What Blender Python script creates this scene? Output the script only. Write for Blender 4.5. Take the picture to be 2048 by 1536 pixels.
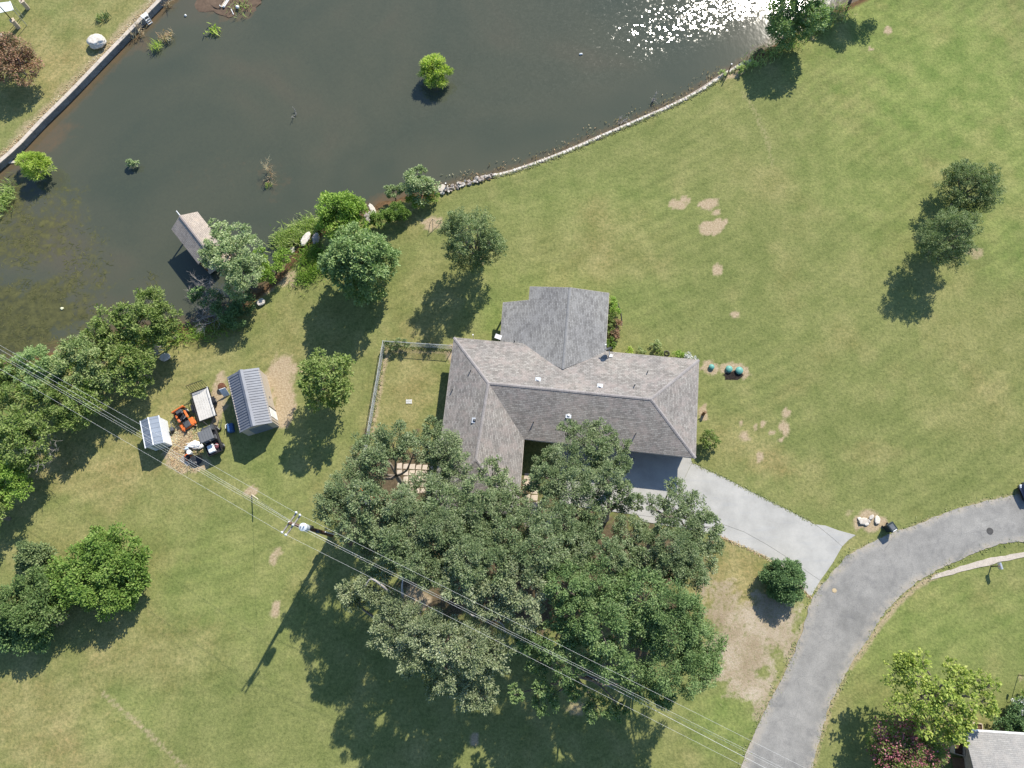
import bpy, bmesh, math, random
import numpy as np
from mathutils import Vector, Matrix, noise

for o in list(bpy.data.objects):
    bpy.data.objects.remove(o, do_unlink=True)
S = bpy.context.scene
C = S.collection
R = math.radians

# ------------------------------------------------------------------ camera, sky, sun, exposure
CAM_H, FPX, PITCH = 65.0, 1420.0, 15.8          # drone height, focal length in photo pixels, tilt off straight down
SUN_EL, SUN_AZ = 42.0, 26.5                      # azimuth from +Y towards +X
cam = bpy.data.cameras.new('camera')
cam.sensor_width = 36.0
cam.lens = 36.0 * FPX / 2048.0
cam.clip_start, cam.clip_end = 0.5, 3000.0
camo = bpy.data.objects.new('camera', cam)
camo.location = (0, 0, CAM_H)
camo.rotation_euler = (R(PITCH), 0, 0)
C.objects.link(camo)
S.camera = camo

W = bpy.data.worlds.new('World'); S.world = W; W.use_nodes = True
nt = W.node_tree
sky = nt.nodes.new('ShaderNodeTexSky'); sky.sky_type = 'NISHITA'; sky.sun_disc = False
sky.sun_elevation = R(SUN_EL); sky.sun_rotation = R(SUN_AZ); sky.air_density = 1.0; sky.dust_density = 0.3; sky.ozone_density = 4.0
bg = nt.nodes['Background']; bg.inputs['Strength'].default_value = 0.13
nt.links.new(sky.outputs[0], bg.inputs[0])

sl = bpy.data.lights.new('sun', 'SUN'); sl.energy = 4.6; sl.angle = R(0.53); sl.color = (1.0, 0.935, 0.82)
so = bpy.data.objects.new('sun', sl)
SD = Vector((math.sin(R(SUN_AZ))*math.cos(R(SUN_EL)), math.cos(R(SUN_AZ))*math.cos(R(SUN_EL)), math.sin(R(SUN_EL))))
so.rotation_euler = SD.to_track_quat('Z', 'Y').to_euler()
C.objects.link(so)

S.view_settings.view_transform = 'Standard'; S.view_settings.look = 'None'
S.view_settings.exposure = 0.71; S.view_settings.gamma = 1.0; S.view_settings.use_curve_mapping = False
S.render.engine = 'CYCLES'
S.cycles.max_bounces = 5; S.cycles.diffuse_bounces = 2; S.cycles.glossy_bounces = 2
S.cycles.transmission_bounces = 3; S.cycles.transparent_max_bounces = 6

# ------------------------------------------------------------------ helpers
CP, SP = math.cos(R(PITCH)), math.sin(R(PITCH))
def at(x, y, z=0.0):
    """ground survey: photo pixel (2048 x 1536) of a point at height z -> its place in metres"""
    X, Y = (x-1024)/FPX, (768-y)/FPX
    d = (X, Y*CP+SP, -CP+Y*SP)
    t = (CAM_H-z)/-d[2]
    return Vector((d[0]*t, d[1]*t, z))
WL = -0.7                                         # pond level
def ats(pts, z=0.0): return [at(x, y, z) for x, y in pts]
def mpp(z=0.0): return (CAM_H-z)/FPX

def wloc(o):
    v = Vector((0, 0, 0))
    while o: v += o.location; o = o.parent
    return v
def tag(o, label=None, cat=None, group=None, kind=None):
    if label: o['label'] = label
    if cat: o['category'] = cat
    if group: o['group'] = group
    if kind: o['kind'] = kind
    return o
def thing(name, label, cat, loc=(0, 0, 0), rz=0.0, group=None):
    o = bpy.data.objects.new(name, None); C.objects.link(o)
    o.location = loc; o.rotation_euler = (0, 0, rz); o.empty_display_size = 0.3
    return tag(o, label, cat, group)
def link(name, me, parent=None):
    o = bpy.data.objects.new(name, me); C.objects.link(o)
    if parent: o.parent = parent
    return o
def np_mesh(name, V, F, mat, smooth=False):
    """V (n,3) array, F (m,k) int array"""
    me = bpy.data.meshes.new(name)
    n, (m, k) = len(V), F.shape
    me.vertices.add(n); me.vertices.foreach_set('co', np.ascontiguousarray(V, dtype=np.float32).ravel())
    me.loops.add(m*k); me.loops.foreach_set('vertex_index', np.ascontiguousarray(F, dtype=np.int32).ravel())
    me.polygons.add(m); me.polygons.foreach_set('loop_start', np.arange(0, m*k, k, dtype=np.int32))
    me.polygons.foreach_set('loop_total', np.full(m, k, dtype=np.int32))
    if smooth: me.polygons.foreach_set('use_smooth', np.ones(m, dtype=bool))
    me.update(calc_edges=True)
    if mat: me.materials.append(mat)
    return me

class MB:
    """collects shapes, builds ONE mesh object"""
    def __init__(s): s.v = []; s.f = []; s.M = None
    def add(s, vs, fs):
        b = len(s.v)
        s.v += [(s.M @ Vector(p)) if s.M else Vector(p) for p in vs]
        s.f += [[i+b for i in f] for f in fs]; return s
    def hexa(s, p): return s.add(p, [(3,2,1,0),(4,5,6,7),(0,1,5,4),(1,2,6,5),(2,3,7,6),(3,0,4,7)])
    def box(s, c, d, rz=0.0, rx=0.0, ry=0.0):
        m = Matrix.Translation(c) @ Matrix.Rotation(rz, 4, 'Z') @ Matrix.Rotation(ry, 4, 'Y') @ Matrix.Rotation(rx, 4, 'X')
        x, y, z = d[0]/2, d[1]/2, d[2]/2
        return s.hexa([m @ Vector(q) for q in ((-x,-y,-z),(x,-y,-z),(x,y,-z),(-x,y,-z),(-x,-y,z),(x,-y,z),(x,y,z),(-x,y,z))])
    def bbox(s, c, d, rz=0.0, b=0.03):
        """box with chamfered vertical and top edges"""
        x, y, z = d[0]/2, d[1]/2, d[2]/2; b = min(b, x*.9, y*.9, z*.9)
        m = Matrix.Translation(c) @ Matrix.Rotation(rz, 4, 'Z')
        def ring(x, y, z, b): return [(-x+b,-y,z),(x-b,-y,z),(x,-y+b,z),(x,y-b,z),(x-b,y,z),(-x+b,y,z),(-x,y-b,z),(-x,-y+b,z)]
        rs = ring(x,y,-z,b)+ring(x,y,z-b,b)+ring(x-b,y-b,z,b*.6)
        fs = [tuple(range(7,-1,-1)), tuple(range(16,24))]
        for k in (0, 8):
            for i in range(8): j = (i+1) % 8; fs.append((k+i, k+j, k+8+j, k+8+i))
        return s.add([m @ Vector(q) for q in rs], fs)
    def prism(s, poly, z0, z1):
        n = len(poly); vs = [(p[0], p[1], z0) for p in poly]+[(p[0], p[1], z1) for p in poly]
        a = sum(poly[i][0]*poly[(i+1) % n][1]-poly[(i+1) % n][0]*poly[i][1] for i in range(n))
        fs = [list(range(n-1, -1, -1)), list(range(n, 2*n))]+[[i, (i+1) % n, n+(i+1) % n, n+i] for i in range(n)]
        if a < 0: fs = [f[::-1] for f in fs]
        return s.add(vs, fs)
    def tube(s, pts, rad, n=6, cap=True):
        pts = [Vector(p) for p in pts]
        if not hasattr(rad, '__len__'): rad = [rad]*len(pts)
        vs, fs = [], []; pu = None
        for i, p in enumerate(pts):
            t = (pts[min(i+1, len(pts)-1)]-pts[max(i-1, 0)])
            t = t.normalized() if t.length > 1e-9 else Vector((0, 0, 1))
            if pu is None:
                pu = t.orthogonal().normalized()
            else:
                pu = (pu - t*pu.dot(t)); pu = pu.normalized() if pu.length > 1e-6 else t.orthogonal().normalized()
            w = t.cross(pu)
            for k in range(n):
                a = 2*math.pi*k/n
                vs.append(p+(pu*math.cos(a)+w*math.sin(a))*rad[i])
        for i in range(len(pts)-1):
            for k in range(n):
                j = (k+1) % n
                fs.append((i*n+k, i*n+j, (i+1)*n+j, (i+1)*n+k))
        if cap:
            fs.append(tuple(range(n-1, -1, -1))); b = (len(pts)-1)*n; fs.append(tuple(range(b, b+n)))
        return s.add(vs, fs)
    def cyl(s, c, r, h, n=16, axis='Z', r2=None):
        c = Vector(c); d = {'X': Vector((1,0,0)), 'Y': Vector((0,1,0)), 'Z': Vector((0,0,1))}[axis] if isinstance(axis, str) else Vector(axis).normalized()
        return s.tube([c-d*h/2, c+d*h/2], [r, r if r2 is None else r2], n)
    def lathe(s, prof, c, n=20):
        c = Vector(c); vs = []; fs = []
        for r, z in prof:
            for k in range(n):
                a = 2*math.pi*k/n; vs.append(c+Vector((r*math.cos(a), r*math.sin(a), z)))
        for i in range(len(prof)-1):
            for k in range(n):
                j = (k+1) % n; fs.append((i*n+k, i*n+j, (i+1)*n+j, (i+1)*n+k))
        fs.append(tuple(range(n-1, -1, -1))); b = (len(prof)-1)*n; fs.append(tuple(range(b, b+n)))
        return s.add(vs, fs)
    def rock(s, c, d, seed=0, rough=0.25, sub=2, flat=0.0):
        bm = bmesh.new(); bmesh.ops.create_icosphere(bm, subdivisions=sub, radius=1.0)
        for v in bm.verts:
            k = 1+rough*noise.noise(v.co*1.3+Vector((seed*7.3, seed*3.1, seed)))+rough*.5*noise.noise(v.co*3+Vector((seed, 0, seed*2.2)))
            v.co *= k
            if flat and v.co.z > flat: v.co.z = flat+(v.co.z-flat)*.2
        vs = [Vector((v.co.x*d[0]/2, v.co.y*d[1]/2, v.co.z*d[2]/2))+Vector(c) for v in bm.verts]
        fs = [[v.index for v in f.verts] for f in bm.faces]; bm.free()
        return s.add(vs, fs)
    def mesh(s, name, mat, off=None, smooth=False):
        me = bpy.data.meshes.new(name)
        me.from_pydata([tuple(p-off) for p in s.v] if off else [tuple(p) for p in s.v], [], s.f)
        if mat: me.materials.append(mat)
        if smooth: me.polygons.foreach_set('use_smooth', np.ones(len(me.polygons), dtype=bool))
        return me
    def build(s, name, mat, parent=None, local=False, smooth=False, loc=None):
        off = wloc(parent) if (parent and not local) else (Vector(loc) if loc else None)
        o = link(name, s.mesh(name, mat, off, smooth), parent)
        if loc and not parent: o.location = loc
        return o

# ------------------------------------------------------------------ materials
MATS = {}
def node(t, kind, **kw):
    n = t.nodes.new(kind)
    for k, v in kw.items():
        if k in n.inputs.keys(): n.inputs[k].default_value = v
        else: setattr(n, k, v)
    return n
def ramp(t, fac, stops):
    r = t.nodes.new('ShaderNodeValToRGB'); e = r.color_ramp.elements
    while len(e) < len(stops): e.new(0.5)
    for i, (p, c) in enumerate(stops):
        e[i].position = p; e[i].color = (*c, 1) if len(c) == 3 else c
    t.links.new(fac, r.inputs[0]); return r.outputs[0]
def mixc(t, fac, a, b, mode='MIX'):
    m = t.nodes.new('ShaderNodeMix'); m.data_type = 'RGBA'; m.blend_type = mode
    for s, v in ((m.inputs[0], fac), (m.inputs[6], a), (m.inputs[7], b)):
        if hasattr(v, 'node'): t.links.new(v, s)
        elif hasattr(v, '__len__'): s.default_value = (*v, 1) if len(v) == 3 else v
        else: s.default_value = v
    return m.outputs[2]
def math_(t, op, a, b=0.0, clamp=False):
    m = t.nodes.new('ShaderNodeMath'); m.operation = op; m.use_clamp = clamp
    for s, v in ((m.inputs[0], a), (m.inputs[1], b)):
        if hasattr(v, 'node'): t.links.new(v, s)
        else: s.default_value = v
    return m.outputs[0]
def coord(t, which='Object', scale=(1, 1, 1), rot=(0, 0, 0)):
    tc = t.nodes.new('ShaderNodeTexCoord'); mp = t.nodes.new('ShaderNodeMapping')
    mp.inputs['Scale'].default_value = scale; mp.inputs['Rotation'].default_value = rot
    t.links.new(tc.outputs[which], mp.inputs[0]); return mp.outputs[0]
def wpos(t):
    return t.nodes.new('ShaderNodeNewGeometry').outputs['Position']
def nz(t, vec, scale, detail=3, rough=.55, dist=0.0):
    n = t.nodes.new('ShaderNodeTexNoise'); n.inputs['Scale'].default_value = scale; n.inputs['Detail'].default_value = detail
    n.inputs['Roughness'].default_value = rough; n.inputs['Distortion'].default_value = dist
    t.links.new(vec, n.inputs['Vector']); return n.outputs[0]
def attr(t, name):
    a = t.nodes.new('ShaderNodeAttribute'); a.attribute_name = name; return a.outputs['Fac']
def bump(t, h, strength=.3, dist=.05):
    b = t.nodes.new('ShaderNodeBump'); b.inputs['Strength'].default_value = strength; b.inputs['Distance'].default_value = dist
    t.links.new(h, b.inputs['Height']); return b.outputs[0]
def newmat(name):
    m = bpy.data.materials.new(name); m.use_nodes = True; t = m.node_tree
    MATS[name] = m
    return m, t, t.nodes['Principled BSDF']
def setb(t, b, col=None, rough=None, metal=None, nrm=None, spec=None):
    for k, v in (('Base Color', col), ('Roughness', rough), ('Metallic', metal), ('Normal', nrm), ('Specular IOR Level', spec)):
        if v is None: continue
        if hasattr(v, 'node'): t.links.new(v, b.inputs[k])
        elif hasattr(v, '__len__'): b.inputs[k].default_value = (*v, 1)
        else: b.inputs[k].default_value = v
def plain(name, col, rough=.7, metal=0.0, var=.25, scale=6.0, spec=.3, bmp=.15):
    """a single-coloured stuff with some grain, blotches and wear"""
    m, t, b = newmat(name); p = wpos(t)
    n = nz(t, p, scale, 4); n2 = nz(t, p, scale*.17, 2)
    f = math_(t, 'ADD', math_(t, 'MULTIPLY', n, .6), math_(t, 'MULTIPLY', n2, .4))
    lo = [c*(1-var) for c in col]; hi = [min(1, c*(1+var)) for c in col]
    setb(t, b, ramp(t, f, [(.3, lo), (.7, hi)]), rough, metal, bump(t, n, bmp, .02), spec)
    return m

def foliage(name, cols, trans=.25, hue=1.0, patch=.6, rough=.6, k=2.6):
    """leaf colours: random per leaf, drifting over the crown in patches"""
    m, t, b = newmat(name)
    g = t.nodes.new('ShaderNodeNewGeometry')
    n = nz(t, g.outputs['Position'], .55, 2)
    f = math_(t, 'ADD', math_(t, 'MULTIPLY', g.outputs['Random Per Island'], 1-patch), math_(t, 'MULTIPLY', n, patch))
    nc = len(cols); cols = [tuple(min(.62, v*k) for v in c) for c in cols]
    col = ramp(t, f, [(.22+.56*i/(nc-1), c) for i, c in enumerate(cols)])
    setb(t, b, col, rough, None, None, .25)
    tr = t.nodes.new('ShaderNodeBsdfTranslucent')
    t.links.new(mixc(t, 1.0, col, (1.0, 1.15, .55), 'MULTIPLY'), tr.inputs[0])
    mx = t.nodes.new('ShaderNodeMixShader'); mx.inputs[0].default_value = min(.42, trans+.03)
    t.links.new(b.outputs[0], mx.inputs[1]); t.links.new(tr.outputs[0], mx.inputs[2])
    t.links.new(mx.outputs[0], t.nodes['Material Output'].inputs[0])
    return m

def shingles(name, a, b_, tint, row=.16, wid=.32, mortar=(.06, .055, .05)):
    m, t, b = newmat(name)
    uv = t.nodes.new('ShaderNodeUVMap').outputs[0]
    def brick(w, sq, off):
        br = t.nodes.new('ShaderNodeTexBrick'); br.offset = off; br.offset_frequency = 2; br.squash = 1.0
        br.inputs['Scale'].default_value = 1.0; br.inputs['Brick Width'].default_value = w; br.inputs['Row Height'].default_value = row
        br.inputs['Mortar Size'].default_value = .011; br.inputs['Mortar Smooth'].default_value = .3; br.inputs['Bias'].default_value = 0
        br.inputs['Color1'].default_value = (*a, 1); br.inputs['Color2'].default_value = (*b_, 1); br.inputs['Mortar'].default_value = (*mortar, 1)
        t.links.new(uv, br.inputs['Vector']); return br
    b1 = brick(wid, 1, .37); b2 = brick(wid*1.73, 1, .61)
    c = mixc(t, .3, b1.outputs[0], b2.outputs[0])
    p = wpos(t)
    pn = nz(t, p, 1.1, 4, .7); c = mixc(t, ramp(t, pn, [(.48, (0, 0, 0)), (.62, (1, 1, 1))]), c, mixc(t, .6, c, tint))
    fine = nz(t, p, 14, 3); c = mixc(t, .5, c, ramp(t, fine, [(.3, (.55, .55, .55)), (.7, (1.0, 1.0, 1.0))]), 'MULTIPLY')
    wv = nz(t, p, .25, 2); c = mixc(t, .5, c, ramp(t, wv, [(.35, (.78, .78, .8)), (.65, (1.05, 1.04, 1.0))]), 'MULTIPLY')
    setb(t, b, c, .9, None, bump(t, math_(t, 'ADD', math_(t, 'MULTIPLY', b1.outputs[1], -.6), fine), .5, .02), .2)
    return m

# ---- pond outline (px); the walls stand on it
WALL_W = [(560, -230), (470, -140), (400, -72), (360, -35), (322, 2), (275, 50), (207, 120), (140, 190), (87, 242), (37, 295), (0, 327), (-60, 382), (-170, 480), (-330, 620)]
BANK = [(-420, 900), (-250, 830), (-120, 770), (-20, 735), (60, 716), (150, 692), (235, 664), (320, 648), (372, 656), (430, 640), (480, 612), (520, 582), (553, 556), (582, 520), (606, 490), (640, 462), (690, 446), (733, 424), (765, 404), (815, 392), (868, 386)]
WALL_E = [(884, 378), (930, 363), (985, 350), (1024, 341), (1109, 311), (1189, 277), (1274, 240), (1349, 207), (1399, 180), (1439, 154), (1469, 136), (1499, 120)]
EAST = [(1530, 100), (1560, 82), (1600, 62), (1640, 36), (1668, 22), (1694, 11), (1730, -8), (1790, -40), (1900, -110)]
POND = [tuple(at(x, y, 0)[:2]) for x, y in WALL_W]+[tuple(at(x, y, WL)[:2]) for x, y in BANK]+[tuple(at(x, y, 0)[:2]) for x, y in WALL_E] + \
       [tuple(at(x, y, WL)[:2]) for x, y in EAST]+[(95, 110), (100, 170), (30, 210), (-40, 190), (-45, 130)]
def seg_dist(px, py, poly, closed=True):
    d = np.full(px.shape, 1e9); n = len(poly)
    for i in range(n if closed else n-1):
        ax, ay = poly[i]; bx, by = poly[(i+1) % n]
        dx, dy = bx-ax, by-ay; L = dx*dx+dy*dy+1e-9
        t = np.clip(((px-ax)*dx+(py-ay)*dy)/L, 0, 1)
        d = np.minimum(d, np.hypot(px-ax-t*dx, py-ay-t*dy))
    return d
def inside(px, py, poly):
    r = np.zeros(px.shape, bool); n = len(poly)
    for i in range(n):
        ax, ay = poly[i]; bx, by = poly[(i+1) % n]
        c = ((ay > py) != (by > py)) & (px < (bx-ax)*(py-ay)/((by-ay) if by != ay else 1e-9)+ax)
        r ^= c
    return r
def pond_sd(px, py):
    d = seg_dist(px, py, POND); return np.where(inside(px, py, POND), -d, d)
def vnoise(px, py, s, seed=0):
    """cheap smooth value noise on arrays, 0..1"""
    rs = np.random.RandomState(seed); T = rs.rand(256, 256)
    x, y = px*s+1000, py*s+1000; xi, yi = np.floor(x).astype(int), np.floor(y).astype(int)
    fx, fy = x-xi, y-yi; fx = fx*fx*(3-2*fx); fy = fy*fy*(3-2*fy)
    g = lambda i, j: T[i % 256, j % 256]
    return (g(xi, yi)*(1-fx)+g(xi+1, yi)*fx)*(1-fy)+(g(xi, yi+1)*(1-fx)+g(xi+1, yi+1)*fx)*fy
def fbm(px, py, s, seed=0):
    return .5*vnoise(px, py, s, seed)+.28*vnoise(px, py, s*2.1, seed+1)+.22*vnoise(px, py, s*4.3, seed+2)

# ------------------------------------------------------------------ ground
def axis(lo, hi, st, far):
    core = list(np.arange(lo, hi+st*.5, st)); g = st; a = []; x = core[0]
    while x > -far: g *= 1.5; x -= g; a.append(x)
    b = []; x = core[-1]; g = st
    while x < far: g *= 1.5; x += g; b.append(x)
    return np.array(a[::-1]+core+b)
gx, gy = axis(-64, 62, .33, 700), axis(-19, 74, .33, 700)
GX, GY = np.meshgrid(gx, gy); gxf, gyf = GX.ravel(), GY.ravel()
sd = pond_sd(gxf, gyf)
wallpts = [tuple(at(x, y)[:2]) for x, y in WALL_W]; wallept = [tuple(at(x, y)[:2]) for x, y in WALL_E]
dw = np.minimum(seg_dist(gxf, gyf, wallpts, False), seg_dist(gxf, gyf, wallept, False))
near_wall = np.abs(sd) > dw-.3
zb = np.interp(sd, [-6, -2.2, 0, .7, 1.9, 3.5], [-1.9, -1.3, WL, -.42, -.1, 0.0])
zw = np.interp(sd, [-4, -.08, .28, .6], [-1.9, -1.6, -.02, 0.0])
gz = np.where(near_wall, zw, zb)
gz = gz+np.where(sd > 3, (fbm(gxf, gyf, .11, 5)-.5)*.10*np.clip((sd-3)/6, 0, 1), 0)
gz = gz+np.where((~near_wall) & (sd > -3) & (sd < 3), (fbm(gxf, gyf, .9, 8)-.5)*.22, 0)

def px_of(X, Y, Z=0.0):
    u = Y*CP+(Z-CAM_H)*SP; f = Y*SP-(Z-CAM_H)*CP
    return 1024+FPX*X/f, 768-FPX*u/f
def ell(lst, soft=.45):
    """union of survey ellipses (px centre, px radii, strength) as a 0..1 field with ragged edges"""
    out = np.zeros(gxf.shape); wob = fbm(gxf, gyf, .8, 21)-.5; wob2 = fbm(gxf, gyf, 2.2, 22)-.5
    for e in lst:
        x, y, rx, ry = e[:4]; s = e[4] if len(e) > 4 else 1.0; rot = e[5] if len(e) > 5 else 0.0
        c = at(x, y); k = (at(x+10, y)-c).x/10; ky = (at(x, y-10)-c).y/10
        dx, dy = (gxf-c.x), (gyf-c.y)
        ca, sa = math.cos(-rot), math.sin(-rot); dx, dy = dx*ca-dy*sa, dx*sa+dy*ca
        d = np.sqrt((dx/(rx*1.1*k))**2+(dy/(ry*1.1*ky))**2)+wob*1.0+wob2*.85
        out = np.maximum(out, s*np.clip((1+soft*.5-d)/soft, 0, 1))
    return out
def line(pts, w, s=1.0):
    d = seg_dist(gxf, gyf, [tuple(at(x, y)[:2]) for x, y in pts], False)+(fbm(gxf, gyf, 1.1, 31)-.5)*w
    return s*np.clip(1.3-d/w, 0, 1)
BARE = [(1352,408,11,9),(1363,412,9,7),(1370,399,9,7),(1417,408,17,11),(1433,426,7,7),(1424,457,22,12),(1440,444,11,9),(1436,541,9,10),(1470,629,8,6),
        (1573,825,9,10),(1568,858,10,14),(1545,866,8,8),(1561,880,7,7),(1480,847,5,5),(1526,847,5,5),(1510,855,5,5),(1488,873,12,10),(1519,915,6,10),
        (1406,826,9,14),(1421,736,14,12),(1463,738,22,12),(1484,744,14,12),(1735,1041,31,19),(1775,63,8,8),(1742,98,4,4),(866,448,20,15),(502,985,13,10),
        (548,1117,8,18,.8),(556,1104,9,10,.7),(553,1215,9,18,.9),(560,755,28,38),(570,810,18,40),(437,790,16,45,.9),(365,880,22,34),(352,920,26,24),(395,925,22,14,.8),
        (432,835,10,22,.8),(950,1478,9,12,.9),(832,1203,24,22),(1262,1366,8,24,.8),(1152,1418,14,14,.6),(960,522,9,12,.7),(905,705,9,18),(1950,505,18,12,.6),
        (1965,1385,10,8,.4),(2042,1355,8,8,.5),(40,1235,8,8,.4),(1460,145,24,13,.8),(1600,70,30,10,.5),(1680,25,25,8,.5),(520,575,24,16,.8),(560,545,22,30,.8,.9)]
bare = ell(BARE)
bare = np.maximum(bare, line([(771,700),(760,760),(745,835),(736,880)], .45, .9))
bare = np.maximum(bare, line([(772,700),(905,706)], .3, .5))
bare = np.maximum(bare, line([(205,1388),(250,1425),(300,1470),(345,1512),(400,1565)], .28, .6))
bare = np.maximum(bare, line([(560,720),(545,690),(535,640),(520,600)], .3, .25))
bare = np.maximum(bare, line([(1487,185),(1512,225),(1530,270),(1545,330)], .5, .3))
bare = np.maximum(bare, line([(1700,1335),(1740,1280),(1790,1212),(1835,1172),(1875,1150)], .32, .8)); bare = np.maximum(bare, line([(1540,1402),(1562,1370),(1580,1330),(1596,1290),(1612,1245)], .3, .8)); bare = np.maximum(bare, line([(1700,1108),(1740,1086),(1836,1048),(1961,1004),(2060,980)], .2, .55)); bare = np.maximum(bare, line([(1620,1540),(1640,1480),(1660,1410),(1690,1350)], .35, .6))
dwW = seg_dist(gxf, gyf, wallpts, False)
bare = np.maximum(bare, np.clip(1.25-dwW/1.7+(fbm(gxf, gyf, .9, 44)-.5)*.7, 0, 1)*.85)
dry = ell([(1470,1135,55,50,.95),(1500,1190,60,40,.9),(1400,1200,40,60,.6),(800,770,60,90,.45),(250,780,130,60,.45),(210,930,130,60,.4),(300,1300,120,60,.45),(60,1430,130,90,.5),
           (1540,920,40,30,.7),(1490,880,60,40,.35),(1750,905,60,20,.4),(820,430,30,60,.3),(880,560,60,60,.25),(1180,480,120,60,.25),(560,700,40,70,.3),(400,690,60,50,.5),
           (1640,1330,16,110,.45),(1780,1180,60,12,.4),(1660,1080,70,14,.4),(1950,830,90,50,.25),(120,160,120,90,.4),(250,20,90,40,.4),(1920,1450,60,30,.4),(1970,700,90,80,.2)], .9)
dry = np.clip(dry+np.clip((fbm(gxf, gyf, .22, 61)-.52)*1.4, 0, .36)+.3*np.clip((-gxf-15)/25, 0, 1)*np.clip((fbm(gxf, gyf, .45, 65)-.4)*4, 0, 1), 0, 1)
lush = ell([(1880,150,190,170,.8),(2000,330,90,160,.7),(1750,330,120,120,.4),(1850,1250,200,120,.5),(1450,1440,60,50,.7),(450,1180,150,120,.35),(1200,420,150,60,.3),(1120,600,180,60,.3),(990,640,30,40,.6),(560,930,90,60,.3),(250,1440,80,60,.4)], 1.0)
grav = ell([(1480,1300,60,85,1),(1530,1245,60,50,1),(1450,1220,40,60,.8),(1500,1370,45,30,1),(1560,1225,30,30,.9),(1455,1260,25,50,.6),(1570,1290,14,60,.9,.3),(1520,1410,20,30,.8),(1640,1180,10,18,.8)], .5)
litter = ell([(780,1000,100,110,.9),(960,1060,180,90,.9),(1180,1110,200,80,.9),(1060,1200,220,60,.8),(1290,1240,80,80,.8),(900,1200,90,40,.7)], .6)
mulch = ell([(1466,751,21,7.5,1)], .25)
mud = np.clip(1-np.abs(sd-.2)/1.3, 0, 1)*np.where(near_wall, .25, 1.0)
mud = np.maximum(mud, np.where(sd < -.3, 1, 0))
nX, nY = len(gx), len(gy)
ii = (np.arange(nY-1)[:, None]*nX+np.arange(nX-1)[None, :]).ravel()
GF = np.stack([ii, ii+1, ii+nX+1, ii+nX], 1)

m, t, b = newmat('lawn')
p = wpos(t)
n_big = nz(t, p, .055, 3); n_mid = nz(t, p, .42, 4, .6); n_fine = nz(t, p, 3.2, 4, .7); n_gr = nz(t, p, 6.0, 3, .75)
base = ramp(t, math_(t, 'ADD', math_(t, 'MULTIPLY', n_mid, .62), math_(t, 'MULTIPLY', n_big, .38)), [(.32, (.120, .146, .048)), (.5, (.164, .182, .067)), (.68, (.220, .222, .092))])
base = mixc(t, attr(t, 'lush'), base, ramp(t, n_mid, [(.35, (.124, .178, .048)), (.65, (.205, .242, .080))]))
drym = math_(t, 'MULTIPLY', attr(t, 'dry'), math_(t, 'ADD', math_(t, 'MULTIPLY', n_fine, 1.4), -.05), True)
base = mixc(t, drym, base, ramp(t, n_mid, [(.35, (.24, .185, .085)), (.65, (.33, .27, .14))]))
stripe = t.nodes.new('ShaderNodeMath'); stripe.operation = 'SINE'
t.links.new(math_(t, 'ADD', math_(t, 'MULTIPLY', attr(t, 'shore'), 5.1), math_(t, 'MULTIPLY', n_big, 9.0)), stripe.inputs[0])
st = math_(t, 'MULTIPLY', math_(t, 'MULTIPLY', stripe.outputs[0], .052), ramp(t, nz(t, p, .09, 2), [(.4, (0, 0, 0)), (.6, (1, 1, 1))]))
base = mixc(t, 1.0, base, ramp(t, math_(t, 'ADD', n_fine, st), [(.22, (.58, .62, .55)), (.5, (.98, .98, .95)), (.8, (1.34, 1.28, 1.2))]), 'MULTIPLY')
base = mixc(t, .42, base, ramp(t, n_gr, [(.3, (.5, .53, .45)), (.7, (1.48, 1.42, 1.34))]), 'MULTIPLY')
def gated(a, lo=.2, hi=.85, amt=.95):
    v = math_(t, 'ADD', attr(t, a), math_(t, 'MULTIPLY', math_(t, 'SUBTRACT', n_fine, .5), amt))
    return ramp(t, v, [(lo, (0, 0, 0)), (hi, (1, 1, 1))])
base = mixc(t, gated('litter', .35, .75, .9), base, ramp(t, n_fine, [(.3, (.055, .042, .026)), (.7, (.15, .115, .07))]))
base = mixc(t, gated('bare'), base, ramp(t, n_gr, [(.25, (.22, .168, .10)), (.5, (.335, .262, .168)), (.75, (.45, .37, .26))]))
n_gv = nz(t, p, 17.0, 2, .8); base = mixc(t, gated('gravel', .35, 1.25, 2.0), base, ramp(t, math_(t, 'ADD', math_(t, 'MULTIPLY', n_gv, .55), math_(t, 'MULTIPLY', n_mid, .45)), [(.34, (.20, .155, .095)), (.5, (.31, .25, .17)), (.66, (.46, .40, .32))]))
base = mixc(t, gated('mud', .35, .75, .5), base, ramp(t, n_fine, [(.3, (.055, .035, .018)), (.7, (.14, .085, .042))]))
base = mixc(t, gated('mulch', .35, .6, .6), base, ramp(t, n_gr, [(.3, (.012, .010, .008)), (.7, (.04, .032, .028))]))
setb(t, b, base, .95, None, bump(t, math_(t, 'ADD', n_fine, n_gr), .55, .06), .1)
me = np_mesh('lawn', np.stack([gxf, gyf, gz], 1), GF, m, True)
for nm, arr in (('bare', bare), ('dry', dry), ('lush', lush), ('gravel', grav), ('litter', litter), ('mulch', mulch), ('mud', mud), ('shore', np.clip(sd, 0, 60))):
    me.attributes.new(nm, 'FLOAT', 'POINT').data.foreach_set('value', arr.astype(np.float32))
tag(link('lawn', me), kind='structure')

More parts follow.
